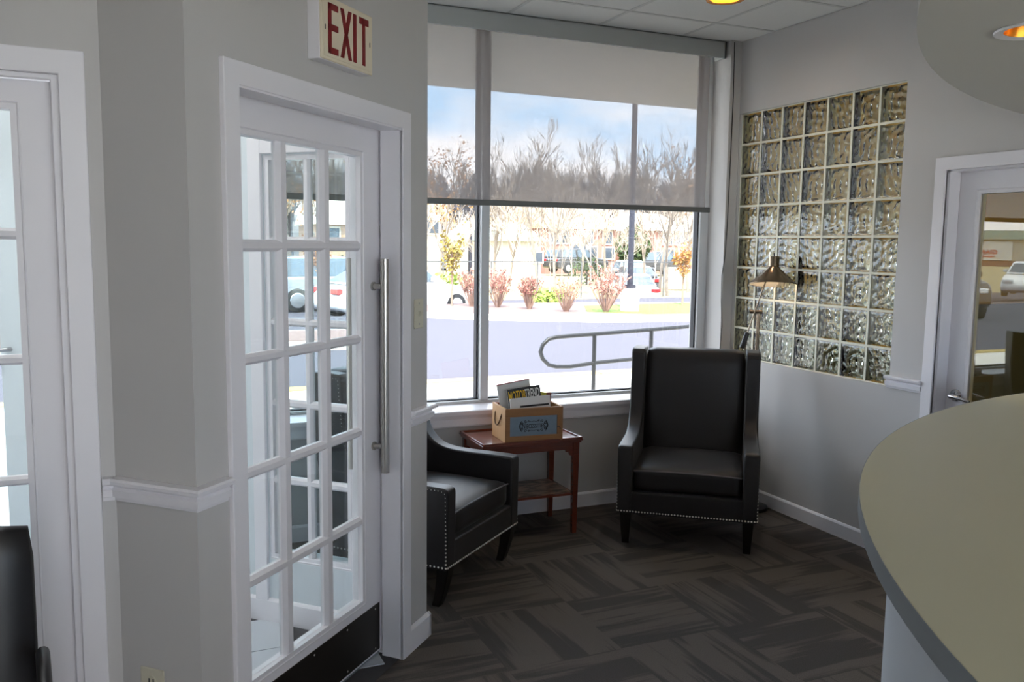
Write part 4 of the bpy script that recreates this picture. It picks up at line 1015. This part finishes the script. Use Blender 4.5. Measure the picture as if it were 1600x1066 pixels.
# saplings on the island
def sapling(px, py, Y, h, label, leaf, seed):
    p = pt(px, py, Y); rnd = random.Random(seed); t = empty('sapling', (p.x, Y, -.09), 0, label=label, cat='tree'); mb = MB(); pts = []
    mb.tube([(0, 0, -.05), (.01, 0, h * .45), (.0, .01, h * .95)], .03, 6, rr=[.035, .028, .008])
    for k in range(26):
        z = h * rnd.uniform(.45, .8); a = rnd.uniform(0, 6.28); L = h * .34 * rnd.uniform(.6, 1.1)
        q = Vector((0, 0, z)); e = q + Vector((math.cos(a) * .55, math.sin(a) * .55, .85)) * L; mb.tube([q, e], .008, 3, rr=[.009, .003]); pts += [q.lerp(e, rnd.uniform(.2, 1.1)) + Vector((rnd.gauss(0, .05), rnd.gauss(0, .05), rnd.gauss(0, .05))) for _ in range(17)]
    mb.build('trunk_and_branches', 'twig', t); lb = MB(); leaf_bits(lb, pts, .055, rnd); tag(lb.build('foliage', leaf, t, fix=False), kind='stuff')
sapling(706, 475, 23.3, 1.9, 'small yellow green tree standing in front of the white car', 'leafy', 31)
sapling(1066, 478, 21.9, 1.75, 'small orange leaved tree at the right end of the lawn', 'leafo', 33)
sapling(497, 480, 24.4, 1.9, 'thin brown leaved tree in front of the silver car', 'leafo', 35)
# middle trees between the road and the houses
for k, (px, Y, h, leaf, lab, sd) in enumerate((
        (690, 38, 8.0, 'leafo', 'orange leaved tree behind the small yellow green tree', 41),
        (772, 36, 7.5, None, 'bare pale tree left of the white shed', 42),
        (795, 41, 8.5, None, 'bare branching tree in front of the white shed', 43),
        (842, 34, 8.0, None, 'tall thin bare tree beside the shed', 44),
        (868, 33, 8.0, None, 'bare grey tree left of the brick houses', 45),
        (905, 38, 8.0, None, 'slender bare tree in front of the brick houses', 46),
        (948, 40, 8.5, None, 'slender bare tree between the brick houses and the lamp post', 47),
        (1007, 36, 8.0, None, 'bare forked tree right of the lamp post', 48),
        (1030, 33, 8.0, None, 'grey trunked tree in front of the white retaining wall', 49),
        (1043, 32, 8.2, None, 'leaning grey trunked tree beside another at the right of the window', 50),
        (1075, 34, 8.0, 'leafo', 'orange tree at the right edge of the window', 51),
        (505, 40, 8., 'leafo', 'orange leaved tree seen through the lobby sidelight', 52),
        (445, 38, 8., None, 'bare tree seen through the left column of the lobby sidelight', 53))):
    p = pt(px, 450, Y); tree('tree', (p.x, Y, -.47), sd, h, lab, leaf, 1, .07, 'bark2', depth=4, nb=4, r0=.075)
# thicket of pale bare trees along the bank
rnd = random.Random(15); th0 = None
mb, tips = branch_tree(131, 6.5, depth=4, nb=4, r0=.028, spread=.55)
for k, px in enumerate((672, 715, 757, 785, 812, 828, 856, 880, 893, 921, 935, 958, 972, 1018, 1055, 1068)):
    Y = 33 + (k * 7 % 9) * .9; p = pt(px, 450, Y)
    if th0 is None: o = th0 = tag(mb.build('thin_tree', 'bark3', None, fix=False), 'thin pale bare tree in the thicket behind the wire fence', 'tree', 'thin bare trees of the thicket behind the fence')
    else: o = th0.copy(); C.objects.link(o)
    o.location = (p.x, Y, -.47); o.rotation_euler = (0, 0, rnd.uniform(0, 6.28)); q = rnd.uniform(.75, 1.05); o.scale = (q, q, q)
# columnar evergreen
p = pt(988, 410, 52); t = empty('evergreen_tree', (p.x, 52, .6), 0, label='dark evergreen column behind the lamp post', cat='tree'); rnd = random.Random(8); lb = MB(); pts = []
MB().cyl((0, 0, -1), (0, 0, 2), .15, 6).build('trunk', 'bark', t)
for _ in range(1300):
    z = rnd.random(); a = rnd.uniform(0, 6.28); r_ = 1.25 * math.sin(math.pi * (z * .86 + .12)) * rnd.uniform(.6, 1); pts.append(Vector((r_ * math.cos(a), r_ * math.sin(a), -.2 + z * 2.8)))
leaf_bits(lb, pts, .17, rnd); tag(lb.build('foliage', 'leafg', t, fix=False), kind='stuff')
# wood behind: individual bare trees that share four shapes
wood = []
rnd = random.Random(77)
for k in range(4):
    mb, tips = branch_tree(60 + k, 9.6, depth=4, nb=5, r0=.13, spread=.34)
    o = mb.build('bare_tree', 'bark', None, smooth=False, fix=False)
    tag(o, 'bare grey tree in the dense wood on the rise behind the houses', 'tree', 'bare trees of the wood behind the houses'); wood.append(o)
n_w = 0
for row, (Y, stp) in enumerate(((73, 2.3), (79, 2.3), (86, 2.5), (94, 2.7), (104, 3.0), (116, 3.4))):
    x = Y * .05
    while x < Y * .76:
        o = wood[n_w] if n_w < 4 else wood[rnd.randrange(4)].copy()
        if n_w >= 4: C.objects.link(o)
        s_ = rnd.uniform(.86, 1.0); z = -.3 + 6.2 * max(0, (Y - 66) / 70) ** .9
        o.location = (x + rnd.uniform(-.9, .9), Y + rnd.uniform(-2, 2), z - .3); o.rotation_euler = (0, 0, rnd.uniform(0, 6.28)); o.scale = (s_, s_, s_ * rnd.uniform(.9, 1.1))
        x += stp; n_w += 1

# houses
def house(name, Y, px0, px1, zb, ze, zr, wall, roof, label, dp=7., wins=(), gable=False, trim='siding'):
    x0, x1 = pt(px0, 400, Y).x, pt(px1, 400, Y).x
    t = empty(name, ((x0 + x1) / 2, Y, zb), 0, label=label, cat='building'); w_ = (x1 - x0) / 2
    if gable:
        MB().prism([(-w_, -2), (w_, -2), (w_, ze - zb), (0, zr - zb), (-w_, ze - zb)], 0, dp, 'y').build('wall', wall, t)
        MB().prism([(-w_ - .3, ze - zb - .2), (0, zr - zb + .05), (w_ + .3, ze - zb - .2), (w_ + .3, ze - zb), (0, zr - zb + .3), (-w_ - .3, ze - zb)], -.3, dp + .3, 'y').build('roof', roof, t)
    else:
        MB().box(-w_, w_, 0, dp, -2, ze - zb).build('wall', wall, t)
        MB().prism([(-.4, ze - zb - .1), (dp / 2, zr - zb), (dp + .4, ze - zb - .1)], -w_ - .3, w_ + .3, 'x').build('roof', roof, t)
    for px, zc, ww_, hh in wins:
        cx = pt(px, 400, Y).x - (x0 + x1) / 2
        f = MB().box(cx - ww_ / 2 - .1, cx + ww_ / 2 + .1, -.08, 0, zc - zb - hh / 2 - .1, zc - zb + hh / 2 + .1).build('window_frame', trim, t)
        MB().box(cx - ww_ / 2, cx + ww_ / 2, -.1, -.07, zc - zb - hh / 2, zc - zb + hh / 2).build('pane', 'glassdark', f)
    return t
house('townhouse', 58, 852, 962, .5, 3.0, 4.6, 'brick', 'roofo', 'row of brick townhouses with tan roof behind the bare trees', 9, [(883, 2.3, .7, .9), (918, 2.3, .7, .9), (925, 1.1, .7, .9), (865, 2.3, .7, .9), (948, 2.3, .7, .9), (950, 1.1, .9, .8), (905, 1.0, 1.1, 1.6)])
house('brick_house', 58, 1022, 1072, .5, 3.0, 4.4, 'brick', 'siding', 'brick house with pale roof at the right of the window', 9, [(1042, 2.3, .8, .9), (1062, 2.3, .8, .9), (1045, 1.0, .8, .9)])
house('garage', 50, 765, 845, .0, 2.0, 3.2, 'siding', 'roofg', 'long white shed with grey green roof behind the trees', 8, [(840, .9, .6, .6)])
house('white_house', 46, 640, 690, .2, 3.1, 4.6, 'siding', 'roofo', 'white gabled house left of the window mullion', 8, [(672, 2.6, .9, .7)], True)
house('tan_house', 60, 500, 560, .5, 3.0, 4.8, 'roofo', 'siding', 'tan house seen through the lobby sidelight', 8, [(520, 2.2, .9, .9)])
rw0, rw1 = pt(1044, 450, 36).x, pt(1120, 450, 36).x
rwl = MB().box(rw0, rw1, 36, 36.4, -.4, pt(1060, 418, 36).z).build('retaining_wall', 'siding'); tag(rwl, 'white retaining wall behind the trees at right', 'wall', kind='thing')
# chain link fence
fe = empty('chain_fence', (0, 31.5, -.47), 0, label='grey wire fence behind the island shrubs', cat='fence')
for k in range(16): MB().cyl((1 + k * 2., 0, -.1), (1 + k * 2., 0, 1.5), .03, 6).build('post', 'fence', fe)
MB().box(1, 31, -.012, .012, 1.46, 1.5).build('top_rail', 'fence', fe)
wr_ = MB()
for k in range(150):
    wr_.add([(1 + k * .2, 0, 0), (1.006 + k * .2, 0, 0), (1.006 + k * .2, 0, 1.46), (1 + k * .2, 0, 1.46)], [(0, 1, 2, 3)])
for k in range(7): wr_.add([(1, 0, .2 * k), (31, 0, .2 * k), (31, 0, .2 * k + .006), (1, 0, .2 * k + .006)], [(0, 1, 2, 3)])
tag(wr_.build('wire_mesh', 'fence', fe, fix=False), kind='stuff')

# cars
def car(name, loc, rz, paint, label, kind='sedan', group=None):
    t = empty(name, loc, rz, label=label, cat='car', group=group)
    Lh, wd = (2.25, .88) if kind == 'sedan' else (2.3, .93)
    if kind == 'sedan':
        low = [(-2.25, .32), (-2.22, .70), (-2.0, .88), (-1.45, .96), (.75, .98), (1.6, .86), (2.1, .70), (2.25, .52), (2.22, .28), (1.9, .2), (-1.9, .2)]
        cab = [(-1.75, .94), (-1.0, 1.40), (-.2, 1.46), (.35, 1.42), (1.15, .95)]
    else:
        low = [(-2.3, .40), (-2.3, .95), (-2.2, 1.1), (1.0, 1.12), (2.05, 1.02), (2.28, .85), (2.3, .45), (2.1, .34), (-2.1, .34)]
        cab = [(-2.22, 1.08), (-2.0, 1.66), (-.2, 1.74), (.55, 1.68), (1.15, 1.10)]
    b_ = MB().prism(low, -wd, wd, 'y').build('body', 'car_' + paint, t, smooth=30, bevel=.09, seg=3)
    zt = max(z for x, z in cab); n = len(cab); inset = .17
    vs = [(x, -wd + .04 + inset * (z - cab[0][1]) / (zt - cab[0][1]), z) for x, z in cab] + [(x, wd - .04 - inset * (z - cab[0][1]) / (zt - cab[0][1]), z) for x, z in cab]
    MB().add(vs, [tuple(range(n - 1, -1, -1)), tuple(range(n, 2 * n))] + [(k, (k + 1) % n, n + (k + 1) % n, n + k) for k in range(n)]).build('cabin', 'car_' + paint, t, smooth=30, bevel=.05, seg=3)
    cx = sum(p[0] for p in cab) / n; cz = sum(p[1] for p in cab) / n
    for sg in (-1, 1):
        for h0, h1 in ((.0, .46), (.52, 1.)):
            x0, x1 = cab[0][0] + .28, cab[-1][0] - .30; a, b = x0 + (x1 - x0) * h0, x0 + (x1 - x0) * h1
            zl, zh = cab[0][1] + .05, zt - .09
            def yy(z): return sg * (wd - .04 - inset * (z - cab[0][1]) / (zt - cab[0][1]) + .006)
            sl0 = .30 if h0 == 0 else 0; sl1 = .42 if h1 == 1 else 0
            p = [(a, yy(zl), zl), (b, yy(zl), zl), (b - sl1, yy(zh), zh), (a + sl0, yy(zh), zh)]
            MB().add(p + [(q[0], q[1] - sg * .02, q[2]) for q in p], [(0, 1, 2, 3), (7, 6, 5, 4)] + [(k, 4 + k, 4 + (k + 1) % 4, (k + 1) % 4) for k in range(4)]).build('side_window', 'carglass', t)
    for i0, i1 in ((0, 1), (n - 1, n - 2)):
        p0, p1 = Vector((cab[i0][0], 0, cab[i0][1])), Vector((cab[i1][0], 0, cab[i1][1])); out = Vector((1 if i0 else -1, 0, .6)).normalized() * .012
        q = [p0.lerp(p1, .12) + out, p0.lerp(p1, .9) + out]
        v4 = [(q[0].x, -wd + .14, q[0].z), (q[0].x, wd - .14, q[0].z), (q[1].x, wd - .26, q[1].z), (q[1].x, -wd + .26, q[1].z)]
        MB().add(v4 + [(a - out.x * 2, b, c - out.z * 2) for a, b, c in v4], [(0, 1, 2, 3), (7, 6, 5, 4)] + [(k, 4 + k, 4 + (k + 1) % 4, (k + 1) % 4) for k in range(4)]).build('windshield', 'carglass', t)
    rw = .32 if kind == 'sedan' else .37
    for x in (-1.38, 1.40):
        for sg in (-1, 1):
            wh = MB().lathe([(rw - .03, -.11), (rw, -.09), (rw, .09), (rw - .03, .11)], 20, Matrix.Translation((x, sg * (wd - .08), rw)) @ Matrix.Rotation(R(90), 4, 'X')).build('wheel', 'tyre', t, smooth=True)
            MB().lathe([(rw * .66, -.005), (rw * .6, .012), (.05, .02)], 10, Matrix.Translation((x, sg * (wd + .032), rw)) @ Matrix.Rotation(R(-90 * sg), 4, 'X')).build('wheel_rim', 'rim', wh)
    zl = .72 if kind == 'sedan' else .86
    for sg in (-1, 1):
        MB().box(2.06 if kind == 'sedan' else 2.2, 2.27 if kind == 'sedan' else 2.31, sg * .62 - .2, sg * .62 + .2, zl - .12, zl + .02).build('headlight', 'whitelamp', t, bevel=.03)
        MB().box(-2.26 if kind == 'sedan' else -2.32, -2.1, sg * .66 - .2, sg * .66 + .2, zl - .02, zl + .14).build('taillight', 'redlamp', t, bevel=.03)
        MB().box(.55, .75, sg * (wd + .03) - .08, sg * (wd + .03) + .08, (1.0 if kind == 'sedan' else 1.16), (1.13 if kind == 'sedan' else 1.30)).build('side_mirror', 'car_' + paint, t, bevel=.03)
    return t
car('car', (7.25, 24.95, -.48), R(17), 'white', 'white car parked beyond the mulch bed, nose behind the window mullion').scale = (1.1, 1.05, 1.05)
p = pt(463, 480, 27.0); car('car', (p.x + 1.35, 28.0, -.48), R(4), 'silver', 'silver off-road car seen through the lobby sidelight', 'suv')
p = pt(427, 480, 20.5); car('car', (p.x - 2.2, 20.8, -.22), R(12), 'red', 'red car at the left edge of the lobby sidelight')
for k, (px, py, pa, lab) in enumerate(((985, 446, 'white', 'pale parked car nearest behind the lamp post base'), (992, 432, 'dark', 'dark parked car in the row behind the lamp post'), (982, 421, 'silver', 'silver parked car farthest behind the lamp post'), (1028, 411, 'dark', 'dark car in front of the brick house at right'), (900, 407, 'dark', 'dark car in front of the brick townhouses'))):
    Y = (34, 39, 45, 54, 55)[k]; p = pt(px, py, Y); car('parked_car', (p.x, Y, p.z - .9), R(70 if k < 3 else 10), pa, lab, 'sedan' if k < 3 else 'suv')

# shop and cars that the office door glass mirrors
sh_ = empty('shop_building', (-99.9, 83.5, -1.0), R(52), label='pale shop building with red letters across the car park', cat='building')
MB().box(-26, 16, 0, 12, 0, 4.2).build('wall', 'siding', sh_); MB().box(-27, 17, -.8, 12.5, 4.2, 5.4).build('roof', 'roofg', sh_)
MB().box(-26, 16, -.1, 0, 0, 1.3).build('base_band', 'brick', sh_)
bd = MB().box(-3.4, 2.6, -.35, -.02, 1.35, 3.9).build('sign_board', 'whiteprint', sh_)
text_mesh('sign_lettering', 'GIANT', .82, 'redlamp', bd, Matrix.Translation((-.3, -.42, 2.45)) @ FX, extrude=.04, sx=1.1)
MB().box(-1.4, .8, -.42, -.36, 1.80, 1.92).build('sign_underline', 'redlamp', bd)
for x in (-18, -9, 11): MB().box(x - 2, x + 2, -.06, 0, 1.3, 3.3).build('shop_window', 'glassdark', sh_)
car('car', (-14.3, 18.6, -.22), R(-52), 'dark', 'dark off-road car mirrored in the office door glass', 'suv')
car('car', (-27.5, 25.0, -.22), R(-30), 'white', 'white car mirrored in the office door glass')
tree('tree', (-30, 29.5, -.2), 91, 8.0, 'bare tree mirrored in the office door glass', None, depth=3, nb=4, r0=.12)
